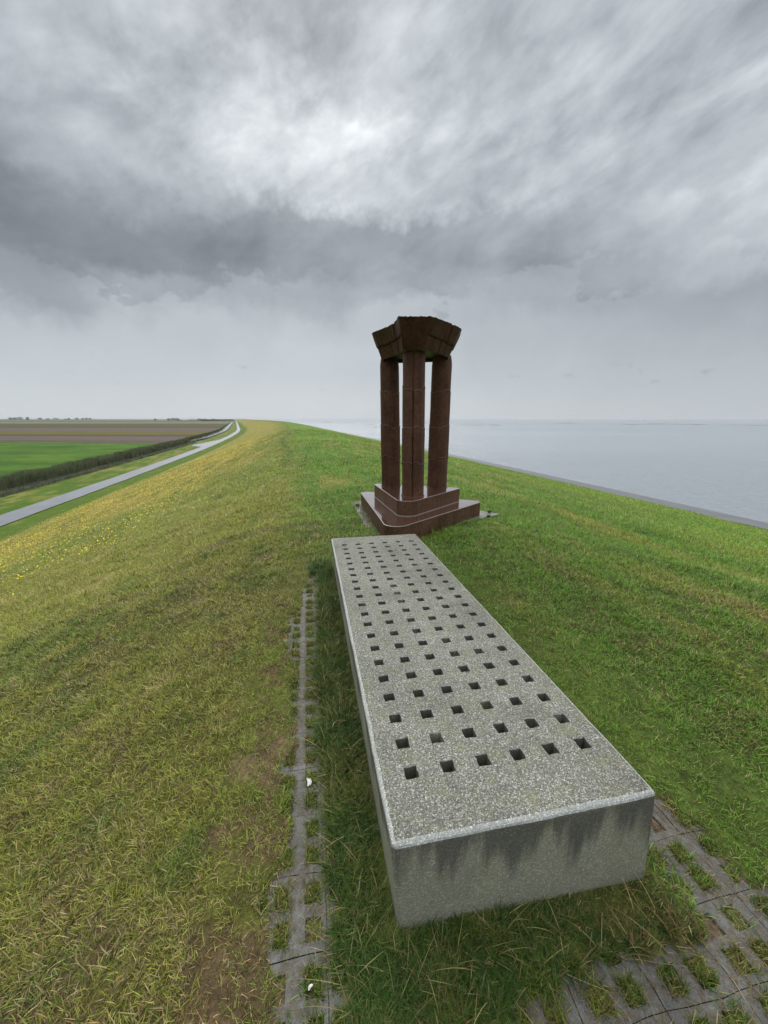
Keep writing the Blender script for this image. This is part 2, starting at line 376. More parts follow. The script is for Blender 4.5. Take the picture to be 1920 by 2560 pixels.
# ------------------------------------------------------------------ ground: one sheet
def build_ground():
    s_ = np.concatenate([[-150, -80, -40, -20, -10, -5, -2.5], np.arange(-1, 5.6, .035), np.arange(5.6, 16, .10), np.arange(16, 60, .28),
                         np.arange(60, 200, 1.2), np.arange(200, 600, 6.0), np.arange(600, 1500, 30), np.array([1500, 1700, 2000, 2500, 3200, 4500, 7000, 11000, 18000])])
    q_ = np.concatenate([np.arange(-60, -42, 3.0), np.arange(-41.5, -33, .25), np.arange(-33, -22, .5), np.arange(-22, -6, .22), np.arange(-6, -1.6, .1),
                         np.arange(-1.6, 2.4, .035), np.arange(2.4, 8, .1), np.arange(8, 34, .3), np.arange(34, 46, 1.0), [50, 60, 80]])
    S, Q = np.meshgrid(s_, q_, indexing='ij')
    X, Y = sq2xy(S, Q)
    Z = prof(Q) + undul(S, Q)
    tl = np.array([20000, 6000, 2500, 900, 300, 80]); tr = np.array([100, 500, 3000, 25000])
    XL = X[:, :1] - tl[None]; YL = np.repeat(Y[:, :1], len(tl), 1); XR = X[:, -1:] + tr[None]; YR = np.repeat(Y[:, -1:], len(tr), 1)
    c = turf(S, Q, X, Y)
    # soil shows round the pavers
    a, b = xy2ab(X, Y)
    pv = paved(X, Y) & (np.hypot(X, Y) < 5)
    soil = np.array([.12, .085, .055])
    c = np.where(pv[..., None], soil, c)
    ebr = ((np.hypot(X, Y) < 3.2) & (fbm(X, Y, 4.5, 3, 34) > .64) & (Q < .2)) | ((a > BW - .02) & (a < BW + .20 * fbm(X, Y, 5, 2, 33)) & (b > .2) & (b < BL)) | ((a > -.40 - .26 * fbm(X, Y, 4, 3, 35)) & (a < -.38) & (b > -.4) & (b < 2.6) & (fbm(X, Y, 7, 2, 4) > .5))
    c = np.where(ebr[..., None], np.array([.17, .11, .06]), c)
    near = (np.hypot(X, Y - 1) < 5) & ~pv
    bare = sstep(fbm(X, Y, 2.2, 3, 44), .66, .74) * (Q < .9) * .8
    c = np.where(near[..., None], mix3(c * .42 + np.array([.026, .020, .009]), np.array([.13, .088, .052]), bare), c)
    Z = np.where(pv, GZ + dip(X, Y) - .008, Z)
    inrange = (a > -.62) & (a < BW + .85) & (b > -1.2) & (b < 3.3)
    Z = np.where(inrange & ~pv, GZ + dip(X, Y) + .014 + .01 * fbm(X, Y, 30, 2, 9), Z)
    fcol = np.zeros((len(s_), len(tl), 3)) + np.array([.11, .115, .06])
    rcol = np.zeros((len(s_), len(tr), 3)) + np.array([.12, .11, .09])
    P = np.stack([np.concatenate([XL, X, XR], 1), np.concatenate([YL, Y, YR], 1),
                  np.concatenate([np.full_like(XL, -9.0), Z, np.full_like(XR, -11.0)], 1)], -1)
    C = np.concatenate([fcol, c, rcol], 1)
    o = grid_obj('ground', P, [M_LAND], C)
    # face direction
    if o.data.polygons[0].normal.z < 0: o.data.flip_normals()
    tag(o, kind='structure')
build_ground()

# ------------------------------------------------------------------ fields beyond the ditch
def field_mat(name, c1, c2, rowdir=None):
    m, N, L, b = newmat(name, .95)
    g = N.new('ShaderNodeNewGeometry'); pos = g.outputs['Position']
    n1 = nodes_noise(N, L, pos, .12, 6, .65, 0, (.35, 1, 1)); n2 = nodes_noise(N, L, pos, 1.1, 5, .7, 0, (.3, 1, 1))
    c = mixc(N, L, ramp(N, L, n1, [(.35, 0.0), (.65, 1.0)]), c1, c2)
    c = mixc(N, L, 1.0, c, ramp(N, L, n2, [(.3, .7), (.7, 1.3)]), 'MULTIPLY')
    L.new(c, b.inputs['Base Color']); b.inputs['Specular IOR Level'].default_value = .1
    return m
def x_at_q(y, q):
    ss = np.concatenate([np.arange(-60, 1200, 2.0), np.arange(1200, 12000, 100)])
    xx, yy = sq2xy(ss, np.full_like(ss, q)); return np.interp(y, yy, xx)
FIELDS = [(-40, -40, 163, 148, (.055, .14, .016), (.13, .25, .026), 'green'),
          (163, 148, 176, 162, (.17, .125, .095), (.14, .10, .08), 'brown'),
          (176, 162, 215, 208, (.20, .155, .13), (.155, .12, .10), 'brown2'),
          (215, 208, 232, 226, (.10, .075, .04), (.12, .09, .04), 'dark'),
          (232, 226, 290, 280, (.20, .165, .04), (.15, .135, .035), 'yellow'),
          (290, 280, 415, 405, (.185, .15, .12), (.16, .13, .105), 'brown3'),
          (415, 405, 430, 420, (.055, .06, .03), (.09, .08, .035), 'hedge'),
          (430, 420, 800, 790, (.13, .125, .045), (.11, .10, .04), 'olive'),
          (800, 790, 1050, 1040, (.33, .31, .22), (.22, .22, .13), 'pale'),
          (1050, 1040, 2300, 2300, (.13, .155, .08), (.17, .18, .10), 'far')]
for k, (yl0, yr0, yl1, yr1, c1, c2, nm) in enumerate(FIELDS):
    n = 40; t = np.linspace(0, 1, n + 1); mm = 24
    rows = []
    for ti in t:
        yr = yr0 + (yr1 - yr0) * ti; yl = yl0 + (yl1 - yl0) * ti
        xr = float(x_at_q(yr, -41.2)); xl = xr - 1.0
        w = np.concatenate([np.linspace(0, 1, 12) * 100, [150, 220, 350, 600, 1200, 3000, 9000, 18000]])
        yy = yr + (yl - yr) * np.clip(w / 110.0, 0, 1.2)
        zz = np.full_like(w, -8.955 + .002 * (k % 2))
        rows.append(np.stack([xr - w, yy, zz], -1))
    o = grid_obj('field', np.array(rows), [field_mat('field_soil', tuple(v * .62 for v in c1), tuple(v * .62 for v in c2))], smooth=False)
    if o.data.polygons[0].normal.z < 0: o.data.flip_normals()
    tag(o, kind='structure')

# ------------------------------------------------------------------ road with its turnout
def asphalt(name, base, var):
    m, N, L, b = newmat(name, .5)
    g = N.new('ShaderNodeNewGeometry'); pos = g.outputs['Position']
    n1 = nodes_noise(N, L, pos, .5, 5, .6); n2 = nodes_noise(N, L, pos, 14.0, 3, .7)
    f = mixc(N, L, 1.0, ramp(N, L, n1, [(.3, 1 - var), (.7, 1 + var)]), ramp(N, L, n2, [(.3, .9), (.7, 1.1)]), 'MULTIPLY')
    c = mixc(N, L, 1.0, base, f, 'MULTIPLY'); L.new(c, b.inputs['Base Color'])
    return m
M_ROAD = asphalt('road_asphalt', (.175, .183, .198), .14)
def strip(name, s_, q0, q1, z0, z1, mat, cols=2, thick=None):
    t = np.linspace(0, 1, cols)
    q0 = np.broadcast_to(np.asarray(q0, float), s_.shape); q1 = np.broadcast_to(np.asarray(q1, float), s_.shape)
    Q = q0[:, None] + (q1 - q0)[:, None] * t[None]; S = np.repeat(s_[:, None], cols, 1)
    X, Y = sq2xy(S, Q); Z = z0 + (z1 - z0) * np.broadcast_to(t[None], X.shape)
    o = grid_obj(name, np.stack([X, Y, Z], -1), [mat], smooth=False)
    if o.data.polygons[0].normal.z < 0: o.data.flip_normals()
    tag(o, kind='structure'); return o
s_road = np.concatenate([np.arange(-60, 100, 2.0), np.arange(100, 1300, 5.0), np.arange(1300, 6000, 200)])
wob = (fbm(s_road, s_road * 0, .3, 3, 21) - .5) * .25
strip('road', s_road, -27.3 + wob * .6, -24.55 + wob, -8.94, -8.94, M_ROAD, 3)
ts = np.array([141., 146., 152., 160., 170., 180., 188.])
strip('turnout', ts, np.array([-27.4, -31.2, -32.0, -30.5, -29.6, -28.3, -27.4]), np.full(7, -27.0), -8.952, -8.944, M_ROAD, 3)

# ------------------------------------------------------------------ water
def water_mat(name, base, rough, bscale, bstr):
    m, N, L, b = newmat(name, rough, base)
    b.inputs['IOR'].default_value = 1.33; b.inputs['Specular IOR Level'].default_value = .5
    g = N.new('ShaderNodeNewGeometry'); pos = g.outputs['Position']
    n1 = nodes_noise(N, L, pos, bscale, 4, .62, .4, (1, 1.6, 1)); n2 = nodes_noise(N, L, pos, bscale * .12, 3, .6)
    mm = N.new('ShaderNodeMath'); mm.operation = 'MULTIPLY_ADD'; L.new(n2, mm.inputs[0]); mm.inputs[1].default_value = 2.0; L.new(n1, mm.inputs[2])
    bump(N, L, b, mm.outputs[0], bstr, .45)
    big = nodes_noise(N, L, pos, .004, 4, .6, 0, (.5, 1.5, 1))
    c = mixc(N, L, ramp(N, L, big, [(.35, 0.0), (.65, 1.0)]), base, tuple(q * 1.25 for q in base)); L.new(c, b.inputs['Base Color'])
    return m
M_SEA = water_mat('sea_water', (.25, .28, .305), .14, 1.5, .8)
s_sea = np.concatenate([np.arange(-150, 1300, 10.0), np.arange(1300, 6000, 200), np.array([6000, 9000, 14000, 22000, 29000])])
X0, Y0 = sq2xy(s_sea, np.full_like(s_sea, 36.0))
wd = np.array([0, 20, 60, 150, 400, 1200, 4000, 12000, 40000.])
Pm = np.stack([X0[:, None] + wd[None], np.repeat(Y0[:, None], len(wd), 1), np.full((len(s_sea), len(wd)), -8.5)], -1)
sea = grid_obj('sea', Pm, [M_SEA], smooth=False)
if sea.data.polygons[0].normal.z < 0: sea.data.flip_normals()
tag(sea, kind='structure')
M_DITCH = water_mat('ditch_water', (.05, .055, .045), .06, 3.0, .05)
s_d = np.concatenate([np.arange(-40, 1300, 5.0)])
strip('ditch_water', s_d, -38.2, -34.9, -9.28, -9.28, M_DITCH, 2)
s_w = np.arange(182, 1300, 4.0); tp = sstep(s_w, 182, 215)
strip('ditch_water', s_w, -37.6 - 1.6 * tp, -36.6 + 1.6 * tp, -8.965, -8.965, M_DITCH, 2)

# toe path between grass and water
M_TOE = asphalt('revetment_asphalt', (.125, .125, .125), .18)
s_t = np.concatenate([np.arange(-60, 300, 2.0), np.arange(300, 1300, 10.0)])
strip('revetment', s_t, 33.9 + (fbm(s_t, s_t * 0, .4, 3, 31) - .5) * .5, 38.9, -7.955, -8.53, M_TOE, 5)

# mud banks showing far out
M_MUD, *_ = newmat('wet_mud', .6, (.07, .075, .075))
def mudbank(x0, x1, y, h):
    n = 40; V = []; F = []
    xs = np.linspace(x0, x1, n)
    for i, x in enumerate(xs):
        w = (6 + 30 * random.random()) * max(.01, math.sin(math.pi * i / (n - 1))) ** .5
        hh = h * (.3 + .9 * random.random()) * max(0.0, math.sin(math.pi * i / (n - 1))) ** .4
        V += [(x, y - w, -8.6), (x, y, -8.5 + hh), (x, y + w, -8.6)]
    for i in range(n - 1):
        a = i * 3; F += [(a, a + 3, a + 4, a + 1), (a + 1, a + 4, a + 5, a + 2)]
    o = obj('mudbank', V, F, M_MUD); tag(o, kind='structure')
th_ = R(PITCH); cc_, ss_ = math.cos(th_), math.sin(th_)
def at_px(px, Y):      # the x where a compass direction reaches distance Y
    return (px - 960) / 975 / 1.02815 * Y
for p0, p1, Y, h in [(1133, 1215, 560, .55), (1229, 1246, 545, .5), (808, 830, 900, .5), (905, 936, 620, .5), (880, 890, 650, .4),
                     (1380, 1450, 760, .45), (1560, 1600, 620, .4), (1610, 1668, 660, .5), (1682, 1714, 640, .4), (1730, 1762, 600, .55), (1822, 1850, 560, .3), (1875, 1910, 540, .4), (930, 945, 420, .25)]:
    mudbank(at_px(p0, Y), at_px(p1, Y), Y, h)

# ------------------------------------------------------------------ pavers round the bench
def build_paving():
    V = []; F = []; MI = []
    def ring(cx, cy, pa, pb, ha, hb, fa0, fb0, ztop):
        # a frame round one opening; coordinates in the bench frame
        jt = lambda v: v + random.uniform(-.003, .003)
        outer = [(cx - pa / 2, cy - pb / 2), (cx, cy - pb / 2), (cx + pa / 2, cy - pb / 2), (cx + pa / 2, cy), (cx + pa / 2, cy + pb / 2), (cx, cy + pb / 2), (cx - pa / 2, cy + pb / 2), (cx - pa / 2, cy)]
        ox, oy = cx + fa0 * pa, cy + fb0 * pb; wa, wb = ha * pa, hb * pb
        inner = [(ox - wa, oy - wb), (ox, oy - wb), (ox + wa, oy - wb), (ox + wa, oy), (ox + wa, oy + wb), (ox, oy + wb), (ox - wa, oy + wb), (ox - wa, oy)]
        base = len(V)
        for (a, b) in outer: V.append((a, b, ztop(a, b)))
        inn = [(jt(a), jt(b)) for a, b in inner]
        for (a, b) in inn: V.append((a, b, ztop(a, b) - .001))
        for (a, b) in inn: V.append((a + (ox - a) * .08, b + (oy - b) * .08, ztop(a, b) - .007))
        for (a, b) in inn: V.append((a + (ox - a) * .10, b + (oy - b) * .10, ztop(a, b) - .05))
        for i in range(8):
            j = (i + 1) % 8
            for k in range(3):
                F.append((base + 8 * k + i, base + 8 * k + j, base + 8 * (k + 1) + j, base + 8 * (k + 1) + i)); MI.append(0 if k == 0 else 1)
    for (pa, oa, pb, ob, ha, hb, ra, rb) in ((.088, -.285, .108, 0.0, .27, .28, range(-3, 2), range(-4, 27)), (.121, .4765, .1, -.285, .24, .31, range(-4, 8), range(-5, 12))):
        for ia in ra:
            for ib in rb:
                cx = oa + (ia + .5) * pa; cy = ob + (ib + .5) * pb
                if pa < .1 and (cx > -.12): continue
                if pa > .1 and cx < -.02: continue
                tx = np.array([cx + i * pa * .75 for i in (-1, 0, 1) for j in (-1, 0, 1)]); ty = np.array([cy + j * pb * .75 for i in (-1, 0, 1) for j in (-1, 0, 1)])
                if not paved(BO[0] + tx * E1[0] + ty * E2[0], BO[1] + tx * E1[1] + ty * E2[1]).any(): continue
                # each paver (two by two openings) sits at its own slight tilt
                sh_ = 1 if pa < .1 else 0; ka, kb = (ia + sh_) // 2, ib // 2
                rr = random.Random(ka * 977 + kb * 31 + int(pa * 1000)); t1, t2, t3 = rr.uniform(-.005, .005), rr.uniform(-.005, .005), rr.uniform(-.001, .001)
                pcx, pcy = oa + (2 * ka + 1 - sh_) * pa, ob + (2 * kb + 1) * pb
                zt = lambda a, b: GZ + float(dip(BO[0] + a * E1[0] + b * E2[0], BO[1] + a * E1[1] + b * E2[1])) + .003 + t3 + (a - pcx) * t1 + (b - pcy) * t2
                # shrink towards the paver centre to leave a joint
                g = .0011
                sx = pa - (g if True else 0); sy = pb - g
                ccx = cx + (g / 2 if (ia + sh_) % 2 == 0 else -g / 2); ccy = cy + (g / 2 if ib % 2 == 0 else -g / 2)
                ring(ccx, ccy, sx, sy, ha, hb, -(-.07 if ia % 2 == 0 else .07), -(-.05 if ib % 2 == 0 else .05), zt)
    V = [(a + .007 * mnoise.noise(Vector((a * 11, b * 11, 1.5))) + .003 * mnoise.noise(Vector((a * 40, b * 40, 1.5))), b + .007 * mnoise.noise(Vector((a * 11, b * 11, 7.5))) + .003 * mnoise.noise(Vector((a * 40, b * 40, 5.5))), z) for a, b, z in V]
    W = [(BO[0] + a * E1[0] + b * E2[0], BO[1] + a * E1[1] + b * E2[1], z) for a, b, z in V]
    m, N, L, b = newmat('paver_concrete', .75)
    g = N.new('ShaderNodeNewGeometry'); pos = g.outputs['Position']
    n1 = nodes_noise(N, L, pos, 7, 5, .65); n2 = nodes_noise(N, L, pos, 240, 3, .75); n3 = nodes_noise(N, L, pos, 32, 4, .7)
    c = mixc(N, L, ramp(N, L, n1, [(.32, 0.0), (.62, 1.0)]), (.080, .078, .070), (.150, .146, .136))
    c = mixc(N, L, ramp(N, L, n3, [(.42, 0.0), (.58, .8)]), c, (.085, .068, .048))
    c = mixc(N, L, 1.0, c, ramp(N, L, n2, [(.3, .6), (.7, 1.4)]), 'MULTIPLY')
    L.new(c, b.inputs['Base Color']); bump(N, L, b, n2, .6, .004)
    o = obj('paving', W, F, m); tag(o, kind='structure')
build_paving()

# ------------------------------------------------------------------ grass: every blade in one mesh
TW = []   # collected (root, dir, up-lean, length, width, colour, segs)
def blades(x, y, z, az, lean, ln, wd, colr, curl, name_list):
    name_list.append((x, y, z, az, lean, ln, wd, colr, curl))
def bake_blades(name, chunks, mat, segs_of):
    VV = []; LL = []; TT = []; CC = []; base = 0
    for ch, segs in chunks:
        x, y, z, az, lean, ln, wd, colr, curl = ch
        n = len(x)
        if n == 0: continue
        dx, dy = np.cos(az), np.sin(az); px_, py_ = -dy, dx
        pts = []; cols = []
        # curve: angle from vertical grows from lean to lean+curl
        cx = np.zeros(n); cz = np.zeros(n); rows = []
        for k in range(segs + 1):
            t = k / segs
            if k > 0:
                ang = lean + curl * (t - .5 / segs)
                cx = cx + np.sin(ang) * ln / segs; cz = cz + np.cos(ang) * ln / segs
            w = wd * (1 - t ** 1.6) * .5
            P = np.stack([x + dx * cx, y + dy * cx, z + np.maximum(cz, .002)], -1)
            if k < segs:
                W = np.stack([px_ * w, py_ * w, np.zeros(n)], -1)
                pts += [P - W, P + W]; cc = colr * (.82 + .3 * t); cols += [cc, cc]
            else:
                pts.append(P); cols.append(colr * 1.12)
        m = 2 * segs + 1
        P = np.stack(pts, 1); C = np.stack(cols, 1)
        VV.append(P.reshape(-1, 3)); CC.append(C.reshape(-1, 3))
        b0 = base + np.arange(n) * m
        f = []
        for k in range(segs - 1): f.append(np.stack([b0 + 2 * k, b0 + 2 * k + 1, b0 + 2 * k + 3, b0 + 2 * k + 2], 1))
        if f:
            q = np.stack(f, 1).reshape(-1, 4); LL.append(q.ravel()); TT.append(np.full(len(q), 4))
        tr = np.stack([b0 + 2 * segs - 2, b0 + 2 * segs - 1, b0 + 2 * segs], 1); LL.append(tr.ravel()); TT.append(np.full(len(tr), 3))
        base += n * m
    V = np.concatenate(VV); Lp = np.concatenate(LL); T = np.concatenate(TT); C = np.concatenate(CC)
    S = np.concatenate([[0], np.cumsum(T)[:-1]])
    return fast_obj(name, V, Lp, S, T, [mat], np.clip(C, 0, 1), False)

def ground_z(x, y):
    s, q = xy2sq(x, y)
    return prof(q) + undul(s, q)

def scatter(r0, r1, dens):
    """points in the wedge seen by the camera, with room at its sides"""
    A = math.pi * (r1 ** 2 - r0 ** 2); n = int(A * dens * .36)
    ang = rng.uniform(-R(66), R(66), n); r = np.sqrt(rng.uniform(r0 ** 2, r1 ** 2, n))
    x, y = r * np.sin(ang), r * np.cos(ang)
    ok = (np.abs(x) < 1.02 * y + 1.7) & (y > .15)
    return x[ok], y[ok]

def lawn():
    chunks = []
    straw = np.array([.42, .34, .15]); brown = np.array([.20, .125, .055]); deep = np.array([.030, .066, .012])
    for r0, r1, tuft_d, per, segs in ((.2, 1.8, 2900, 9, 3), (1.8, 3.2, 1800, 9, 2), (3.2, 5.5, 850, 9, 2), (5.5, 9, 360, 8, 1), (9, 16, 130, 7, 1), (16, 30, 42, 6, 1), (30, 60, 11, 5, 1)):
        tx, ty = scatter(r0, r1, tuft_d)
        s, q = xy2sq(tx, ty)
        keep = (q > -21.5) & (q < 33.5) & (rng.random(len(tx)) < .35 + 1.1 * fbm(tx, ty, 6, 3, 41))
        tx, ty = tx[keep], ty[keep]
        x = np.repeat(tx, per); y = np.repeat(ty, per)
        r = np.hypot(x, y); sp = .010 + .0035 * r
        ang = rng.uniform(0, 2 * np.pi, len(x)); rad = np.abs(rng.normal(0, 1, len(x))) * sp
        x = x + np.cos(ang) * rad; y = y + np.sin(ang) * rad
        s, q = xy2sq(x, y); a, b = xy2ab(x, y)
        pv = paved(x, y) if r0 < 5 else np.zeros(len(x), bool)
        hole, cid, *_ = lattice(a, b)
        cell = (np.sin(cid * 12.9898) * 43758.5453) % 1.0
        inb = (a > -.012) & (a < BW + .012) & (b > -.012) & (b < BL + .01)
        plin = in_tri(x, y, 1.03)
        ok = ~inb & ~plin & (~pv | (hole & (cell < .5)) | (rng.random(len(x)) < .07 * sstep(fbm(x, y, 16, 2, 77), .45, .6)))
        bare = (fbm(x, y, 2.2, 3, 44) > .69) & (r < 6) & (q < .8) & (rng.random(len(x)) < .5)
        brd = (a > BW) & (a < BW + .16 * fbm(x, y, 5, 2, 33))
        ok &= ~bare
        ok &= ~((brd & (b > -.3) & (b < 2.2)) & (rng.random(len(x)) < .45))
        x, y, s, q, a, b, r, ang, pv, cell = (v[ok] for v in (x, y, s, q, a, b, r, ang, pv, cell))
        n = len(x)
        c = turf(s, q, x, y) * 1.45
        hshort = .022 + .020 * rng.random(n) + .022 * sstep(r, 2.5, 6)
        # lush, longer grass hard by the bench and in front of it
        lush = ((a > -.24) & (a < 0) & (b < BL + .2) & (b > -.3)) | ((b < .02) & (b > -.24) & (a > -.25) & (a < BW + .06)) | ((a > -.3) & (a < .42) & (b < -.1) & (b > -.7)) 
        lush &= ~pv
        edgeR = (a > BW) & (a < BW + .05) & ~pv
        ln = hshort * (1 + 0.5 * (rng.random(n) ** 3)); ln = np.where(lush, ln * np.where(b < 0, 1.4, 2.0), ln); ln = np.where(pv, ln * .8, ln)
        big = (fbm(x, y, 5, 2, 47) > .64); ln = np.where(big & ~pv, ln * 1.35, ln); ln = np.where((b < 0) & (b > -.12) & (a > .4) & (a < BW + .08), ln * .65, ln)
        lv = (fbm(x, y, 9, 3, 48))
        c = np.where(lush[:, None], mix3(deep * 1.25, np.array([.075, .085, .02]), sstep(lv, .45, .75)), c)
        brf = (lv > .5) & ((b < -.06) & (b > -.26) & (a > .45) & (a < BW + .1) & ~pv) | (edgeR & (b > .1))
        c = np.where((brf & (lv > .42))[:, None], mix3(np.array([.10, .095, .03]), brown, rng.random(n)), c)
        # dead and straw-coloured blades
        pd = .10 + .30 * sstep(fbm(x, y, 2.6, 3, 43), .42, .70) * (1 - .55 * sstep(q, 0, 1.5)); pd = np.where(lush, .10, pd); pd = np.where(pv, .14, pd)
        rnd = rng.random(n)
        fringe = (rng.random(n) < .9) & ~pv & (fbm(x, y, 3.0, 3, 45) > .60) & (r < 4.5)
        c = np.where((rnd < pd)[:, None], straw * rng.uniform(.35, 1.0, n)[:, None], c)
        c = np.where(((rnd > .8) & fringe)[:, None], brown * rng.uniform(.6, 1.1, n)[:, None], c)
        c = c * (.06 + rng.uniform(.46, 1.85, (n, 1)) + .10 * sstep(r, 3, 9)[:, None] * (1 + (q < 0)[:, None])) * (1 + rng.normal(0, .07, (n, 3)))
        wd = .0016 + .0010 * r + .0008 * rng.random(n)
        wd = np.where(lush, wd * 1.15, wd)
        lean = np.abs(rng.normal(.75, .42, n)); curl = rng.uniform(.1, 1.25, n)
        az = ang + rng.normal(0, .9, n)
        z = ground_z(x, y) - .004
        z = np.where((a > -.62) & (a < BW + .85) & (b > -1.2) & (b < 3.3), GZ + .008 + dip(x, y), z); z = np.where(pv, GZ - .014 + dip(x, y), z)
        ln = np.where(pv, ln + .018, ln)
        chunks.append(((x, y, z, az, lean, ln * (1 + .02 * r), wd, np.clip(c, .002, .9), curl), segs))
    # the short fine undergrowth between the tufts
    for r0, r1, d in ((.3, 2.6, 30000), (2.6, 4.6, 12000)):
        x, y = scatter(r0, r1, d); a, b = xy2ab(x, y); s, q = xy2sq(x, y)
        k = ~paved(x, y) & ~((a > -.01) & (a < BW + .01) & (b > -.01) & (b < BL)) & (rng.random(len(x)) < 1.25 - fbm(x, y, 5, 3, 91)) & ~((fbm(x, y, 2.2, 3, 44) > .69) & (rng.random(len(x)) < .6))
        x, y, a, b, s, q = (v[k] for v in (x, y, a, b, s, q)); n = len(x); rd = np.hypot(x, y)
        c = turf(s, q, x, y) * 1.15; dd = rng.random(n) < .16; c[dd] = straw * .5
        c = c * rng.uniform(.4, 1.5, (n, 1)); z = np.where((a > -.62) & (a < BW + .85) & (b > -1.2) & (b < 3.3), GZ + .01 + dip(x, y), ground_z(x, y) - .003)
        chunks.append(((x, y, z, rng.uniform(0, 6.28, n), np.abs(rng.normal(.8, .4, n)), rng.uniform(.012, .032, n), .0014 + .0007 * rd, c, rng.uniform(.1, .6, n)), 1))
    # thick soft grass at the foot of the block
    for a0, a1, b0_, b1_, n in ((-.21, -.004, -.3, BL + .1, 42000), (-.22, BW + .05, -.22, -.004, 26000), (-.28, .36, -.62, -.2, 24000)):
        a = rng.uniform(a0, a1, n); b = rng.uniform(b0_, b1_, n)
        x = BO[0] + a * E1[0] + b * E2[0]; y = BO[1] + a * E1[1] + b * E2[1]
        k = ~paved(x, y) & (rng.random(n) < .35 + fbm(x, y, 12, 3, 81)); x, y, a, b = x[k], y[k], a[k], b[k]; n = len(x)
        lv = fbm(x, y, 8, 3, 82); fr = sstep(a, .35, .7) * (b < 0)
        c = mix3(np.array([.058, .118, .018]), np.array([.14, .18, .032]), sstep(lv, .38, .66)); c = mix3(c, np.array([.15, .12, .04]), fr * sstep(lv, .3, .6) * .45)
        dd = rng.random(n) < .08 + .12 * fr; c[dd] = straw * .55
        c = c * rng.uniform(.55, 1.45, (n, 1))
        chunks.append(((x, y, GZ + .008 + dip(x, y), rng.uniform(0, 6.28, n), np.abs(rng.normal(.5, .35, n)), rng.uniform(.028, .092, n) * (1 - .3 * fr) * np.where(b < 0, .78 - .25 * sstep(a, .3, .9), 1), .0016 + .0010 * np.hypot(x, y) + np.zeros(n), c, rng.uniform(.3, 1.7, n)), 3))
    # dead bits lying on the pavers and round their edges
    n = 9000; x = np.concatenate([rng.uniform(-.8, 0, n // 2), rng.uniform(.2, 1.5, n - n // 2)]); y = np.concatenate([rng.uniform(.5, 3.7, n // 2), rng.uniform(.4, 1.6, n - n // 2)])
    jx = rng.normal(0, .05, n); k = (paved(x, y) | paved(x + jx, y)) & (fbm(x, y, 9, 2, 85) > .42); x, y = x[k], y[k]; n = len(x)
    c = mix3(np.array([.24, .15, .07]), np.array([.34, .25, .12]), rng.random(n)) * rng.uniform(.45, 1.1, (n, 1))
    chunks.append(((x, y, GZ + .008 + dip(x, y), rng.uniform(0, 6.28, n), rng.uniform(1.35, 1.55, n), rng.uniform(.008, .04, n), .0022 + np.zeros(n), c, rng.uniform(-.1, .1, n)), 2))
    # a plug of turf in most openings of the pavers
    ca, cb = [], []
    for (pa, oa, pb, ob, ra, rb, fa_, fb_) in ((.088, -.285, .108, 0.0, range(-2, 2), range(-4, 27), .27, .28), (.121, .4765, .1, -.285, range(-4, 8), range(-5, 12), .24, .31)):
        for ia in ra:
            for ib in rb:
                cx = oa + (ia + .5 + (.07 if ia % 2 == 0 else -.07)) * pa; cy = ob + (ib + .5 + (.05 if ib % 2 == 0 else -.05)) * pb
                if (pa < .1 and cx > -.12) or (pa > .1 and (cx < -.02 or (cx < BW + .01 and cy > -.01))): continue
                if random.random() < (.15 if pa < .1 else (.55 if cx > BW + .02 and cy > -.22 else .06)): continue
                k = random.randint(170, 280); sh = random.uniform(.95, 1.4)
                ca.append(cx + rng.uniform(-fa_, fa_, k) * pa * sh); cb.append(cy + rng.uniform(-fb_, fb_, k) * pb * sh)
    ca, cb = np.concatenate(ca), np.concatenate(cb)
    x = BO[0] + ca * E1[0] + cb * E2[0]; y = BO[1] + ca * E1[1] + cb * E2[1]; k = paved(x, y); x, y = x[k], y[k]; n = len(x)
    c = mix3(np.array([.075, .135, .016]), np.array([.15, .16, .03]), sstep(fbm(x, y, 7, 3, 71), .35, .7)); dd = rng.random(n) < .2; c[dd] = straw * .6
    c = c * 1.2 * rng.uniform(.6, 1.4, (n, 1))
    chunks.append(((x, y, GZ - .008 + dip(x, y), rng.uniform(0, 6.28, n), np.abs(rng.normal(.35, .3, n)), rng.uniform(.022, .042, n), .0020 + .0012 * np.hypot(x, y) + np.zeros(n), c, rng.uniform(.1, 1.2, n)), 3))
    # long straw stalks, thickest along the bench
    def stalks(n, fx, lnr, wr=.0016, leanr=(.5, 1.3)):
        x, y = fx(n); a, b = xy2ab(x, y)
        ok = ~((a > -.005) & (a < BW + .005) & (b > 0) & (b < BL)) & ~in_tri(x, y, 1.02)
        x, y = x[ok], y[ok]; m_ = len(x); r = np.hypot(x, y)
        cst = straw * rng.uniform(.55, 1.25, m_)[:, None] * np.array([1, 1, 1]); cst[rng.random(m_) < .35] = np.array([.17, .16, .05])
        z = np.minimum(ground_z(x, y) + .01, 0); 
        chunks.append(((x, y, z, rng.uniform(0, 2 * np.pi, m_), rng.uniform(*leanr, m_), rng.uniform(*lnr, m_), wr + .0009 * r + np.zeros(m_), cst, rng.uniform(.2, 1.5, m_)), 5))
    ab = lambda a, b: (BO[0] + a * E1[0] + b * E2[0], BO[1] + a * E1[1] + b * E2[1])
    stalks(230, lambda n: ab(rng.uniform(-.16, -.01, n), rng.uniform(-.1, BL, n)), (.08, .2))
    stalks(130, lambda n: ab(rng.uniform(-.15, BW + .06, n), rng.uniform(-.2, -.01, n)), (.08, .2), leanr=(.3, 1.4))
    stalks(80, lambda n: ab(rng.uniform(-.2, .1, n), rng.uniform(-.6, 0, n)), (.08, .19))
    stalks(1500, lambda n: scatter(.7, 5.0, 55), (.04, .09), .0015, (1.0, 1.5))
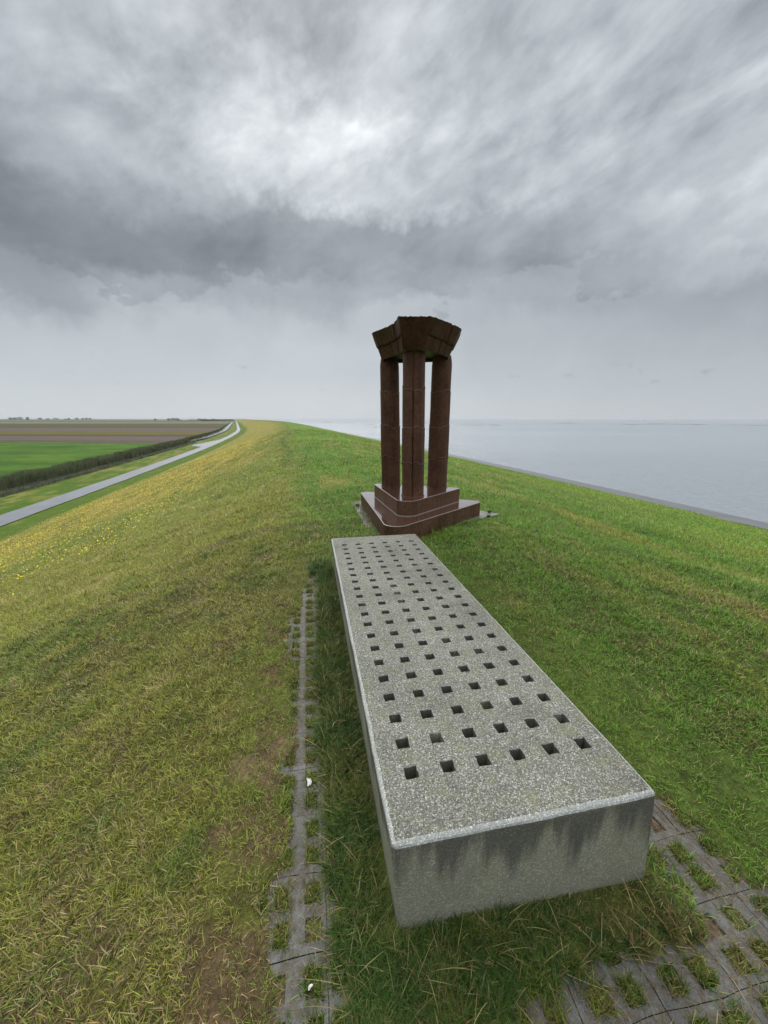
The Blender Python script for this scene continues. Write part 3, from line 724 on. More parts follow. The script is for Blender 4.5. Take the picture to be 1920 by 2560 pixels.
    stalks(1500, lambda n: scatter(5.0, 14, 10), (.05, .10), .0010, (.6, 1.4))
    o = bake_blades('grass', chunks, M_BLADE, 0)
    tag(o, 'short mown grass with straw-coloured blades covering the dike', 'grass', kind='stuff')
lawn()

# ------------------------------------------------------------------ reeds along the ditch
def reeds():
    ch = []
    def band(n, s0, s1, q0, q1, zf, h0, h1, c1, c2, w):
        u = rng.random(n); s = s0 * (s1 / s0) ** u
        q = rng.uniform(q0, q1, n); q = np.where((q1 > -38) & (q1 < -37.7) & (s > 182), q * .45 - 22.2 - .35, q) + (fbm(s, s * 0, .15, 2, 55) - .5) * .6; x, y = sq2xy(s, q)
        z = prof(q) if zf is None else np.full(n, zf)
        f = fbm(s, q, .35, 3, 51); f2 = fbm(s, q * 3, 1.2, 3, 52)
        h = (h0 + (h1 - h0) * f) * (1 - .35 * sstep(s, 170, 420))
        c = mix3(c1, c2, sstep(f2, .35, .65)) * rng.uniform(.6, 1.4, (n, 1))
        wd = w * (.6 + s / 60.0)
        ch.append(((x, y, z, rng.uniform(0, 6.28, n), np.abs(rng.normal(.1, .18, n)), h, wd, c, rng.uniform(0, .7, n)), 2))
    cA, cB = np.array([.075, .098, .045]), np.array([.15, .165, .085])
    band(60000, 12, 900, -41.2, -37.9, None, .85, 1.75, cA, cB, .035)
    band(9000, 12, 170, -35.4, -33.5, None, .35, .85, np.array([.11, .125, .075]), np.array([.19, .20, .12]), .03)
    band(2500, 12, 190, -38.2, -37.5, -9.9, .8, 1.5, cA * .8, cB * .8, .035)
    o = bake_blades('reeds', ch, M_BLADE, 0)
    tag(o, 'dark grey-green reeds lining both banks of the ditch', 'reeds', kind='stuff')
reeds()

# ------------------------------------------------------------------ yellow flowers on the inner slope
def flowers():
    n = 34000; s = rng.uniform(3, 75, n); q = rng.uniform(-21, -1.2, n)
    f = fbm(s * .5, q, .45, 3, 61); p = sstep(f, .42, .62) * sstep(-q, 2.5, 7) * (1 - sstep(s, 45, 75) * .8) * 1.5 + .03
    p *= np.where(s < 9, .10, 1.9)
    k = rng.random(n) < p; s, q = s[k], q[k]; x, y = sq2xy(s, q); z = prof(q) + undul(s, q) + .055 + .04 * rng.random(len(s))
    V = []; F = []
    for i in range(len(s)):
        r = random.uniform(.012, .021); b0 = len(V); tx, ty = random.uniform(-.5, .5), random.uniform(-.5, .5)
        V.append((x[i], y[i], z[i] + .004))
        for j in range(10):
            a = j * math.pi / 5; rr = r * (1 if j % 2 == 0 else .62); dx, dy = rr * math.cos(a), rr * math.sin(a)
            V.append((x[i] + dx, y[i] + dy, z[i] + dx * tx + dy * ty + .004))
        for j in range(10): F.append((b0, b0 + 1 + j, b0 + 1 + (j + 1) % 10))
        V.append((x[i] + .002, y[i], z[i] - .08)); V.append((x[i] - .002, y[i], z[i] - .08)); F.append((b0, b0 + 11, b0 + 12))
    m, N, L, b = newmat('yellow_petals', .6, (.90, .70, .02))
    o = obj('flowers', V, F, m); tag(o, 'small yellow flowers dotted over the left slope', 'flowers', kind='stuff')
flowers()

# ------------------------------------------------------------------ concrete bench
def concrete_mat():
    m, N, L, b = newmat('exposed_aggregate', .8)
    tc = N.new('ShaderNodeTexCoord'); pos = tc.outputs['Object']
    vo = N.new('ShaderNodeTexVoronoi'); vo.inputs['Scale'].default_value = 275; L.new(pos, vo.inputs['Vector'])
    sp = N.new('ShaderNodeSeparateColor'); L.new(vo.outputs['Color'], sp.inputs[0])
    grain = ramp(N, L, sp.outputs[0], [(0.0, (.09, .09, .075)), (.30, (.14, .14, .112)), (.62, (.205, .20, .165)), (.86, (.31, .305, .26)), (1.0, (.55, .54, .49))])
    n1 = nodes_noise(N, L, pos, 3.0, 5, .65); n2 = nodes_noise(N, L, pos, 11, 4, .7); n3 = nodes_noise(N, L, pos, 420, 2, .6)
    c = mixc(N, L, 1.0, grain, ramp(N, L, n1, [(.3, .80), (.7, 1.14)]), 'MULTIPLY')
    # broad damp patches, algae, lichen
    n4 = nodes_noise(N, L, pos, 1.7, 6, .7, .6); n5 = nodes_noise(N, L, pos, 26, 3, .6, .5)
    c = mixc(N, L, ramp(N, L, n4, [(.50, 0.0), (.60, .55)]), c, mixc(N, L, 1.0, c, (.62, .63, .60), 'MULTIPLY'))
    c = mixc(N, L, ramp(N, L, n5, [(.70, 0.0), (.74, .55)]), c, (.30, .31, .12))
    c = mixc(N, L, ramp(N, L, nodes_noise(N, L, pos, 5.0, 6, .75, .8), [(.60, 0.0), (.68, .6)]), c, mixc(N, L, 1.0, c, (.45, .46, .50), 'MULTIPLY'))
    c = mixc(N, L, ramp(N, L, n2, [(.50, 0.0), (.72, .5)]), c, (.20, .20, .085))
    g = N.new('ShaderNodeNewGeometry'); sn = N.new('ShaderNodeSeparateXYZ'); L.new(g.outputs['Normal'], sn.inputs[0])
    sx = N.new('ShaderNodeSeparateXYZ'); L.new(pos, sx.inputs[0])
    # weathered sides: dark grime below the edge running down in drips
    side = ramp(N, L, sn.outputs[2], [(.15, 1.0), (.6, 0.0)])
    drip = nodes_noise(N, L, pos, 9.0, 5, .6, .2, (1.0, 1.0, .10))
    drip2 = nodes_noise(N, L, pos, 4.0, 3, .6, .2, (1.0, 1.0, .3))
    def mth(op, a, b_):
        n = N.new('ShaderNodeMath'); n.operation = op
        for i, q in enumerate((a, b_)):
            if isinstance(q, (int, float)): n.inputs[i].default_value = q
            else: L.new(q, n.inputs[i])
        return n.outputs[0]
    depth = mth('MULTIPLY', sx.outputs[2], -1.0)
    reach = mth('ADD', -.005, mth('ADD', mth('MULTIPLY', mth('SUBTRACT', drip, .42), .62), mth('MULTIPLY', mth('SUBTRACT', drip2, .35), .35)))
    stain = mth('MULTIPLY', ramp(N, L, mth('SUBTRACT', reach, depth), [(.40, 0.0), (.56, 1.0)]), 1.0)
    st = N.new('ShaderNodeMapRange'); st.inputs['From Min'].default_value = -.05; st.inputs['From Max'].default_value = .05
    L.new(mth('SUBTRACT', reach, depth), st.inputs['Value'])
    sidegrain = mixc(N, L, .45, mixc(N, L, 1.0, c, (1.35, 1.33, 1.22), 'MULTIPLY'), (.46, .45, .35))  # sides painted lighter to make up for facing away from the sky
    stained = mixc(N, L, 1.0, sidegrain, (.43, .43, .47), 'MULTIPLY')
    sc = mixc(N, L, st.outputs[0], sidegrain, stained)
    c = mixc(N, L, side, c, sc)
    # worn pale arris, with a bright edge highlight painted into the colour
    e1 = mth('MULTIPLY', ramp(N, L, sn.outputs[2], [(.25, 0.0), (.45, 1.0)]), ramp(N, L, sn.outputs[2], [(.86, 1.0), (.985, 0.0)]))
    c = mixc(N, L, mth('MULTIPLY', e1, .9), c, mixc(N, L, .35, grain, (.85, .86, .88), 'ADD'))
    # moss and dirt inside the openings (flagged by attribute)
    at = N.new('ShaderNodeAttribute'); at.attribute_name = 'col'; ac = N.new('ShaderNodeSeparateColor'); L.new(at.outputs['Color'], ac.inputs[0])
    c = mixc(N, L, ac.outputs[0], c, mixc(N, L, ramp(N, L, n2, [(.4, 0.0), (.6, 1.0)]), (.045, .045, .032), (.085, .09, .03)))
    L.new(c, b.inputs['Base Color'])
    h = mth('ADD', mth('MULTIPLY', vo.outputs['Distance'], -1.0), mth('MULTIPLY', n3, .5))
    bump(N, L, b, h, .75, .003); b.inputs['Specular IOR Level'].default_value = .35
    return m

def build_bench():
    # local frame: a across, b along, z from the top surface
    V = []; F = []; C = []
    def v(a, b, z, c=0.0): V.append((a, b, z)); C.append((c, c, c)); return len(V) - 1
    ea, pa = .0, .1315
    holes_a = [.119 + k * .674 / 5 for k in range(6)]
    b0 = .228; holes_b = [b0 + k * .1286 for k in range(21)]
    hs = .0255
    bev = .022
    xs = [bev]; 
    for h in holes_a: xs += [h - hs, h + hs]
    xs.append(BW - bev)
    ys = [bev]
    for h in holes_b: ys += [h - hs, h + hs]
    ys.append(BL - bev)
    # refine solid spans so that the hole edges can be uneven
    def refine(ls):
        out = []
        for i in range(len(ls) - 1):
            out.append(ls[i]);
            if i % 2 == 1:
                out += [ls[i] + (ls[i + 1] - ls[i]) * t for t in (.33, .67)]
        out.append(ls[-1]); return out
    xr, yr = refine(xs), refine(ys)
    hx = [(h - hs, h + hs) for h in holes_a]; hy = [(h - hs, h + hs) for h in holes_b]
    inside = lambda t, rs: any(l - 1e-6 <= t[0] and t[1] <= h + 1e-6 for l, h in rs)
    onedge = lambda t, rs: any(l - 1e-6 <= t <= h + 1e-6 for l, h in rs)
    ids = {}
    for i, a in enumerate(xr):
        for j, b in enumerate(yr):
            ja = jb = 0.0
            if onedge(a, hx) and onedge(b, hy): ja, jb = random.uniform(-.0022, .0022), random.uniform(-.0022, .0022)
            ids[i, j] = v(a + ja, b + jb, 0.0)
    hole_edges = []
    for i in range(len(xr) - 1):
        for j in range(len(yr) - 1):
            if inside((xr[i], xr[i + 1]), hx) and inside((yr[j], yr[j + 1]), hy): continue
            F.append((ids[i, j], ids[i + 1, j], ids[i + 1, j + 1], ids[i, j + 1]))
    # hole walls
    D = .17
    for (l, h) in hx:
        ii = [i for i, a in enumerate(xr) if l - 1e-6 <= a <= h + 1e-6]
        for (lb, hb) in hy:
            jj = [j for j, b in enumerate(yr) if lb - 1e-6 <= b <= hb + 1e-6]
            loop = [ids[i, jj[0]] for i in ii] + [ids[ii[-1], j] for j in jj[1:]] + [ids[i, jj[-1]] for i in ii[::-1][1:]] + [ids[ii[0], j] for j in jj[::-1][1:-1]]
            cx, cy = (l + h) / 2, (lb + hb) / 2
            prev = loop
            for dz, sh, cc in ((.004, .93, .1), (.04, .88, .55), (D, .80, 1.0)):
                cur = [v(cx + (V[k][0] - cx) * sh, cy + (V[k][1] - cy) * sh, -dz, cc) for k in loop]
                n = len(loop)
                for k in range(n): F.append((prev[(k + 1) % n], prev[k], cur[k], cur[(k + 1) % n]))
                prev = cur
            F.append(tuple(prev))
    # rounded arris and sides; the block leans a little as it settled
    per = []
    nx, ny = len(xr), len(yr)
    per += [(xr[i], yr[0], ids[i, 0], (0, -1)) for i in range(nx)]
    per += [(xr[-1], yr[j], ids[nx - 1, j], (1, 0)) for j in range(ny)]
    per += [(xr[i], yr[-1], ids[i, ny - 1], (0, 1)) for i in range(nx - 1, -1, -1)]
    per += [(xr[0], yr[j], ids[0, j], (-1, 0)) for j in range(ny - 1, -1, -1)]
    H = .50
    lean = .062
    def ringv(off, z):
        out = []
        for (a, b, _, (na, nb)) in per:
            ca, cb = a, b
            corner = (abs(a - xr[0]) < 1e-6 or abs(a - xr[-1]) < 1e-6) and (abs(b - yr[0]) < 1e-6 or abs(b - yr[-1]) < 1e-6)
            if corner:
                da = -1 if abs(a - xr[0]) < 1e-6 else 1; db = -1 if abs(b - yr[0]) < 1e-6 else 1
                # two corner copies, one on either side of the diagonal
                ux, uy = (na + .45 * (da if na == 0 else 0), nb + .45 * (db if nb == 0 else 0)); ln_ = math.hypot(ux, uy)
                ux, uy = ux / ln_, uy / ln_
            else: ux, uy = na, nb
            wz = (mnoise.noise(Vector((a * 14, b * 14, z * 30))) * .0022 + mnoise.noise(Vector((a * 45, b * 45, 3))) * .0012) if z > -.023 else (mnoise.noise(Vector((a * 9, b * 9, z * 9))) * .0015)
            out.append(v(a + ux * (off + wz) - z * lean, b + uy * (off + wz), z))
        return out
    prev = [p[2] for p in per]
    n = len(per)
    for k in range(1, 6):
        t = k / 5 * math.pi / 2
        cur = ringv(bev * math.sin(t), -bev * (1 - math.cos(t)))
        for i in range(n):
            j = (i + 1) % n; F.append((prev[j], prev[i], cur[i], cur[j]))
        prev = cur
    for z in (-.05, -.12, -.2, -.3, -.4, -H):
        cur = ringv(bev, z)
        for i in range(n):
            j = (i + 1) % n; F.append((prev[j], prev[i], cur[i], cur[j]))
        prev = cur
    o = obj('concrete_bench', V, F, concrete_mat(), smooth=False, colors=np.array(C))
    o.location = (BO[0], BO[1], BTOP); o.rotation_euler = (0, 0, BA)
    tag(o, 'long grey exposed-aggregate concrete bench block with rows of square holes in its top', 'bench')
    sm = [abs(p.normal.z) > .02 and p.normal.z < .999 and p.center.z > -.02 and False for p in o.data.polygons]
    return o
build_bench()

# ------------------------------------------------------------------ rusty steel monument
def steel_mat(name, dark, mid, rough, wet=False):
    m, N, L, b = newmat(name, rough)
    tc = N.new('ShaderNodeTexCoord'); pos = tc.outputs['Object']
    n1 = nodes_noise(N, L, pos, 3.0, 6, .68, .3); n2 = nodes_noise(N, L, pos, 26, 5, .7); st = nodes_noise(N, L, pos, 9, 4, .65, .1, (1, 1, .09))
    c = mixc(N, L, ramp(N, L, n1, [(.32, 0.0), (.68, 1.0)]), dark, mid)
    c = mixc(N, L, ramp(N, L, st, [(.48, 0.0), (.66, .5)]), c, tuple(q * .45 for q in dark))
    c = mixc(N, L, 1.0, c, ramp(N, L, n2, [(.3, .7), (.7, 1.35)]), 'MULTIPLY')
    L.new(c, b.inputs['Base Color'])
    st2 = nodes_noise(N, L, pos, 14, 5, .7, .1, (1, 1, .06)); c = mixc(N, L, ramp(N, L, st2, [(.56, 0.0), (.70, .3)]), c, (.17, .08, .045)) if not wet else c
    L.new(c, b.inputs['Base Color'])
    rr = ramp(N, L, n1, [(.3, rough * .75), (.7, min(1, rough * 1.3))]); L.new(rr, b.inputs['Roughness'])
    bump(N, L, b, n2, .25 if not wet else .05, .004)
    if not wet: b.inputs['Specular IOR Level'].default_value = .22
    if wet:
        b.inputs['Coat Weight'].default_value = 1.0; b.inputs['Coat Roughness'].default_value = .05; b.inputs['Coat IOR'].default_value = 2.3
        b.inputs['Metallic'].default_value = .75
    return m
M_STEEL = steel_mat('weathered_steel', (.066, .029, .017), (.145, .066, .040), .58)
M_STEELC = steel_mat('shaded_capital_steel', (.040, .016, .010), (.108, .044, .027), .65)  # the same steel darkened, the crown's backlit shade put into its colour
M_PLINTH = steel_mat('plinth_steel', (.075, .037, .020), (.15, .078, .044), .6)
M_TOP = steel_mat('wet_plinth_top', (.25, .14, .11), (.36, .21, .17), .12, True)
M_WELD, *_ = newmat('weld_bead', .4, (.105, .075, .06))
M_RIM, *_ = newmat('pale_steel_rim', .35, (.24, .19, .17))  # paler strip along the foot and top edge of each plinth
M_BLACK, *_ = newmat('black_iron_and_shade', .55, (.012, .012, .013))

mon = bpy.data.objects.new('monument', None); link(mon); mon.location = (.45, 6.0, GZ)
tag(mon, 'rust-brown steel monument of three round columns under a flared crown on a stepped triangular plinth', 'monument')
OFF = np.array([.45, 6.0, GZ])
def loc(P): return [tuple(np.array(p, float) - OFF) for p in P]

def round_poly(cs, rs, n=14):
    out = []
    k = len(cs)
    for i in range(k):
        p0, p1, p2 = np.array(cs[i - 1]), np.array(cs[i]), np.array(cs[(i + 1) % k]); r = rs[i]
        d1 = (p0 - p1) / np.linalg.norm(p0 - p1); d2 = (p2 - p1) / np.linalg.norm(p2 - p1)
        ang = math.acos(np.clip(d1 @ d2, -1, 1)); t = r / math.tan(ang / 2)
        bis = (d1 + d2) / np.linalg.norm(d1 + d2); cen = p1 + bis * r / math.sin(ang / 2)
        a0 = math.atan2(*(p1 + d1 * t - cen)[::-1]); a1 = math.atan2(*(p1 + d2 * t - cen)[::-1])
        da = (a1 - a0 + math.pi) % (2 * math.pi) - math.pi
        for j in range(n + 1):
            a = a0 + da * j / n; out.append((cen[0] + r * math.cos(a), cen[1] + r * math.sin(a)))
    return out

def plinth(name, cs, rs, z0, z1, seams, label=None):
    base = round_poly(cs, rs)
    # subdivide straight runs and add seam grooves at given arc lengths
    pts = []
    n = len(base); L_ = 0.0
    for i in range(n):
        p, q = np.array(base[i]), np.array(base[(i + 1) % n]); ln = np.linalg.norm(q - p)
        tl = [0.0]
        if ln > .3: tl += list(np.linspace(0, 1, int(ln / .12) + 1)[1:-1])
        loc_s = sorted([(sm - L_) / ln for sm in seams if L_ < sm < L_ + ln])
        ev = [(t, 0) for t in tl]
        for t in loc_s: ev += [(t - .004 / ln, 0), (t, 1), (t + .004 / ln, 0)]
        ev.sort()
        nrm = np.array([(q - p)[1], -(q - p)[0]]) / max(ln, 1e-9)
        for t, g in ev: pts.append((p + (q - p) * t, nrm, g))
        L_ += ln
    c0 = np.mean([p for p, _, _ in pts], 0)
    out = []
    sgn = 1 if (pts[0][0] - c0) @ pts[0][1] > 0 else -1
    V = []; F = []; MI = []
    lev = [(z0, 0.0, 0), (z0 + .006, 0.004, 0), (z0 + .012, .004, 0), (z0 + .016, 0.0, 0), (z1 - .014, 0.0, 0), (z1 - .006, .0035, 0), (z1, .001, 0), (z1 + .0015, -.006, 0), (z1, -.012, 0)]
    m_ = len(pts)
    for z, off, _ in lev:
        for p, nr, g in pts:
            wv = .003 * mnoise.noise(Vector((p[0] * 3, p[1] * 3, z * 5)))
            d = off + wv - (.008 if g and z < z1 - .01 else 0)
            xy = p + nr * sgn * d; V.append((xy[0], xy[1], z))
    for k in range(len(lev) - 1):
        for i in range(m_):
            j = (i + 1) % m_; f = (k * m_ + i, k * m_ + j, (k + 1) * m_ + j, (k + 1) * m_ + i); F.append(f if sgn > 0 else f[::-1])
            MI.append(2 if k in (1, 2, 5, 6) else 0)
    top = tuple((len(lev) - 1) * m_ + i for i in range(m_)); F.append(top); MI.append(1)
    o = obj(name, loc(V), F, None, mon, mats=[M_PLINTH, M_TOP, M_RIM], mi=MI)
    return o
perim = lambda *a: a
plinth('plinth_step', [FC, RC, LC], [.17, .10, .12], GZ - .05, -1.309, [.12, .62, 1.30, 1.98, 3.2, 5.0, 5.9, 6.65, 6.95])
FU, RU, LU = (.248, 5.013), (1.272, 6.266), (-.19, 6.71)
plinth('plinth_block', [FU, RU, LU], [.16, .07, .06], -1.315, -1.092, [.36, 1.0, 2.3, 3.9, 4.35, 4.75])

def column(cx, cy, tx, ty, zt, r0, crack, notch, seed):
    rr = random.Random(seed)
    zs = [-1.092, -.608, -.12, .40, zt]
    nphi = 72
    phis = [2 * math.pi * k / nphi for k in range(nphi)]
    front = -math.pi / 2 - .12
    if crack:   # pinch three directions together for the open seam
        phis = sorted([p for p in phis if abs((p - (front + 2 * math.pi) + math.pi) % (2 * math.pi) - math.pi) > .09] + [(front + 2 * math.pi + d) % (2 * math.pi) for d in (-.075, -.035, 0, .035, .075)])
    n = len(phis)
    ph = [rr.uniform(0, 6.28) for _ in range(8)]
    def seam(k, p):
        if k == 0: return zs[0]
        if k == len(zs) - 1:
            if notch: return zs[-1]
            return zs[-1]
        a = .022 * math.sin(2 * p + ph[k]) + .012 * math.sin(5 * p + ph[k + 3]) + .006 * math.sin(11 * p + ph[k + 1])
        if crack: 
            d = (p - front + math.pi) % (2 * math.pi) - math.pi
            a += -.035 * math.exp(-(d / .25) ** 2) * (1 if k < 3 else .6)
        return zs[k] + a
    V = []; F = []; MI = []
    rows = []
    for k in range(len(zs) - 1):
        rs = r0 + [.0, .003, -.002, -.006][k]
        T = [0, .010, .020, .035, .07, .15, .3, .45, .6, .75, .88, .955, .978, .990]
        for t in T:
            row = []
            for i, p in enumerate(phis):
                z = seam(k, p) + (seam(k + 1, p) - seam(k, p)) * t
                r = rs
                if k > 0 and t <= .010: r += .006
                if t == .990: r += .003
                if t == .978: r -= .004
                r += .0035 * mnoise.noise(Vector((math.cos(p) * 2 + seed, math.sin(p) * 2, z * 3)))
                pj = p
                if crack:
                    d = (p - front + math.pi) % (2 * math.pi) - math.pi
                    if abs(d) < .09:
                        w = 1.0 if k < 3 else .45
                        if abs(d) < .05: r -= .035 * w * (1 if abs(d) < .01 else .45)
                        pj = p + .07 * mnoise.noise(Vector((3.1, seed, z * 7))) + .03 * mnoise.noise(Vector((9.1, seed, z * 29)))
                if k == 3 and t > .8 and not notch: r -= (t - .8) * .09
                u = (z - zs[0]) / (zs[-1] - zs[0])
                row.append((cx + (tx - cx) * u + r * math.cos(pj), cy + (ty - cy) * u + r * math.sin(pj), z))
            rows.append((row, k, t))
    # top cap rows
    last = rows[-1][0]
    row = []
    for i, p in enumerate(phis):
        row.append((tx + (r0 - .012 - (0 if notch else .018)) * math.cos(p), ty + (r0 - .012 - (0 if notch else .018)) * math.sin(p), zt))
    rows.append((row, 4, 0))
    for row, _, _ in rows: V += row
    for a in range(len(rows) - 1):
        k, t = rows[a][1], rows[a][2]
        for i in range(n):
            j = (i + 1) % n; F.append((a * n + i, a * n + j, (a + 1) * n + j, (a + 1) * n + i))
            MI.append(1 if (t in (0, .990) and not (k == 0 and t == 0) and not (k == 3 and t == .99)) else 0)
    F.append(tuple((len(rows) - 1) * n + i for i in range(n))); MI.append(0)
    o = obj('column', loc(V), F, None, mon, smooth=False, mats=[M_STEEL, M_WELD], mi=MI)
    o.data.polygons.foreach_set('use_smooth', [True] * len(o.data.polygons))
    # foot ring
    V = []; F = []
    prof_ = [(.0, .0), (.012, .0), (.012, .006), (.0, .012)]
    for k in range(48):
        p = 2 * math.pi * k / 48
        for dr, dz in prof_: V.append((cx + (r0 + dr) * math.cos(p), cy + (r0 + dr) * math.sin(p), -1.0915 + dz))
    for k in range(48):
        j = (k + 1) % 48
        for q in range(3): F.append((k * 4 + q, j * 4 + q, j * 4 + q + 1, k * 4 + q + 1))
    obj('foot_ring', loc(V), F, M_STEEL, o)
    return o
c1 = column(.42, 5.60, .405, 5.60, .875, .158, True, True, 1)
c1['label'] = 'front column with a jagged open vertical seam'
c2 = column(.117, 6.485, .085, 6.485, .93, .155, False, False, 2)
c3 = column(.865, 6.31, .885, 6.31, .93, .157, False, False, 3)

def capital():
    ZB, ZT = .86, 1.19
    bot = [((.24, 5.33), None), ((.53, 5.33), None), ((.93, 6.00), None), ((.97, 6.40), None), ((.05, 6.64), None), ((-.035, 6.22), None)]
    top = [(.175, 5.05), (.55, 5.05), (1.055, 5.75), (1.13, 6.40), (-.08, 6.86), (-.165, 6.00)]
    bot = [b[0] for b in bot]
    # bow of each face (positive = hollow)
    bow_t = [0, -.02, 0, .0, 0, .085]; bow_b = [0.0, -.02, 0, 0, 0, .06]
    V = []; F = []; MI = []
    cen = np.array([.45, 6.0])
    allrows_top = []; allrows_bot = []
    for i in range(6):
        b0, b1, t0, t1 = map(np.array, (bot[i], bot[(i + 1) % 6], top[i], top[(i + 1) % 6]))
        nu, nw = (90, 60) if i in (1, 5, 0) else (40, 30)
        ed = b1 - b0; nr = np.array([ed[1], -ed[0]]) / np.linalg.norm(ed)
        if nr @ ((b0 + b1) / 2 - cen) < 0: nr = -nr
        rr = random.Random(100 + i)
        # vertical joints, differing above and below the wavy joint
        up = {0: [], 1: [.5, .64], 5: [.64], 2: [.5], 3: [.3, .6], 4: [.5]}[i]; lo = {0: [], 1: [.45, .72], 5: [.66, .42], 2: [.5], 3: [.4, .7], 4: [.5]}[i]
        ws = {0: .50, 1: .43, 5: .47}.get(i, .45)
        idx = np.zeros((nu + 1, nw + 1), int)
        offs_u = [rr.uniform(-.007, .009) for _ in range(4)]; offs_l = [rr.uniform(-.007, .007) for _ in range(4)]
        jag = [rr.uniform(-.008, .008) for _ in range(5)]
        for a in range(nu + 1):
            u = a / nu
            seam_w = ws + .035 * mnoise.noise(Vector((u * 5 + i * 7, 0, 0))) + .03 * mnoise.noise(Vector((u * 15 + i * 7, 3, 0))) + .012 * mnoise.noise(Vector((u * 40, 3, i))) - (.06 * (u - .5) if i == 1 else 0)
            for b in range(nw + 1):
                w = b / nw
                P2 = (b0 * (1 - u) + b1 * u) * (1 - w) + (t0 * (1 - u) + t1 * u) * w
                bw = (bow_b[i] * (1 - w) + bow_t[i] * w) * math.sin(math.pi * (u if i != 5 else u ** 1.25))
                vs = up if w > seam_w else lo; of = offs_u if w > seam_w else offs_l
                d = -bw
                kk = sum(1 for q in vs if u > q); edge = min(1.0, min(u, 1 - u) * 14)
                d += (of[kk] + (.012 if w > seam_w else 0)) * edge
                if i != 0 or True:
                    dd = abs(w - seam_w) * np.linalg.norm([ZT - ZB, .25])
                    if i != 0: d -= .028 * math.exp(-(dd / .008) ** 2) * edge
                    for q in vs: d -= .028 * math.exp(-(abs(u - q + .012 * (w - .5)) * np.linalg.norm(ed) / .008) ** 2)
                z = ZB + (ZT - ZB) * w
                jt = (jag[sum(1 for q in vs if u > q)] + .007 * mnoise.noise(Vector((u * 12 + i * 3, 8, 0)))) * edge
                z += (jt if w > .5 else 0) * max(0, (w - .8) / .2) + (.5 * jt if w < .2 else 0) * max(0, (.2 - w) / .2)
                p = P2 + nr * d
                idx[a, b] = len(V); V.append((p[0], p[1], z))
        for a in range(nu):
            for b in range(nw):
                F.append((idx[a, b], idx[a + 1, b], idx[a + 1, b + 1], idx[a, b + 1])); MI.append(0)
        allrows_top += [idx[a, nw] for a in range(nu)]; allrows_bot += [idx[a, 0] for a in range(nu)]
    # underside rim and recessed soffit in black painted shade, then roof
    def inset(row, k, dz):
        out = []
        for q in row:
            x, y, z = V[q]; out.append(len(V)); V.append((cen[0] + (x - cen[0]) * k, cen[1] + (y - cen[1]) * k, z + dz))
        return out
    n = len(allrows_bot)
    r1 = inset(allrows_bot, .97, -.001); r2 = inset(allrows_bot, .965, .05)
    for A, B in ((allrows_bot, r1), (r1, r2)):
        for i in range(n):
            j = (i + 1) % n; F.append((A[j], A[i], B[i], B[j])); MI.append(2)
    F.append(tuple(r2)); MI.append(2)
    r3 = inset(allrows_top, .975, .0); r4 = inset(allrows_top, .97, -.03)
    for A, B in ((allrows_top, r3), (r3, r4)):
        for i in range(n):
            j = (i + 1) % n; F.append((A[i], A[j], B[j], B[i])); MI.append(0)
    F.append(tuple(r4[::-1])); MI.append(0)
    o = obj('capital', loc(V), F, None, mon, mats=[M_STEELC, M_WELD, M_BLACK], mi=MI)
    o['label'] = 'flared crown of dark steel plates with wavy joints'
capital()

# lifting lugs and slab under the monument
def torus(name, c, R0, r0, tilt, parent):
    V = []; F = []; n, m_ = 24, 8
    for i in range(n):
        a = 2 * math.pi * i / n
        for j in range(m_):
            b = 2 * math.pi * j / m_; x = (R0 + r0 * math.cos(b)) * math.cos(a); y = r0 * math.sin(b); z = (R0 + r0 * math.cos(b)) * math.sin(a)
            V.append((c[0] + x, c[1] + y * math.cos(tilt) - z * math.sin(tilt), c[2] + y * math.sin(tilt) + z * math.cos(tilt)))
    for i in range(n):
        for j in range(m_): F.append((i * m_ + j, ((i + 1) % n) * m_ + j, ((i + 1) % n) * m_ + (j + 1) % m_, i * m_ + (j + 1) % m_))
    return obj(name, loc(V), F, M_BLACK, parent, smooth=True)
for x, y in ((-.475, 6.82), (1.66, 6.02), (1.76, 6.33)):
    torus('lifting_lug', (x, y, GZ + .035), .024, .010, random.uniform(.6, 1.2), mon)

def slab():
    pts = [(-.10, 4.95), (-.22, 5.25), (-.46, 6.45), (-.60, 7.1), (-.45, 7.35), (1.5, 6.65), (1.90, 6.24), (1.60, 6.02), (1.20, 5.68)]
    V = [(x, y, GZ + .012) for x, y in pts] + [(x, y, GZ - .06) for x, y in pts]; n = len(pts)
    F = [tuple(range(n))[::-1]] + [(i, (i + 1) % n, n + (i + 1) % n, n + i) for i in range(n)]
    m, N, L, b = newmat('wet_slab', .3)
    g = N.new('ShaderNodeNewGeometry'); n1 = nodes_noise(N, L, g.outputs['Position'], 4, 4, .6); n2 = nodes_noise(N, L, g.outputs['Position'], 60, 3, .6)
    sx = N.new('ShaderNodeSeparateXYZ'); L.new(g.outputs['Position'], sx.inputs[0])
    pale = ramp(N, L, n2, [(.3, (.15, .14, .12)), (.7, (.24, .225, .20))]); brown_ = ramp(N, L, n1, [(.3, (.035, .016, .01)), (.7, (.07, .04, .03))])
    mr = N.new('ShaderNodeMapRange'); mr.inputs['From Min'].default_value = .6; mr.inputs['From Max'].default_value = 1.1; L.new(sx.outputs[0], mr.inputs['Value'])
    L.new(mixc(N, L, mr.outputs[0], brown_, pale), b.inputs['Base Color'])
    b.inputs['Coat Weight'].default_value = .8; b.inputs['Coat Roughness'].default_value = .08
    bump(N, L, b, n1, .25, .03)
    o = obj('foundation_slab', V, F, m)
    if o.data.polygons[0].normal.z < 0: o.data.flip_normals()
    tag(o, 'thin wet slab peeping out from under the monument plinth', 'slab')
slab()

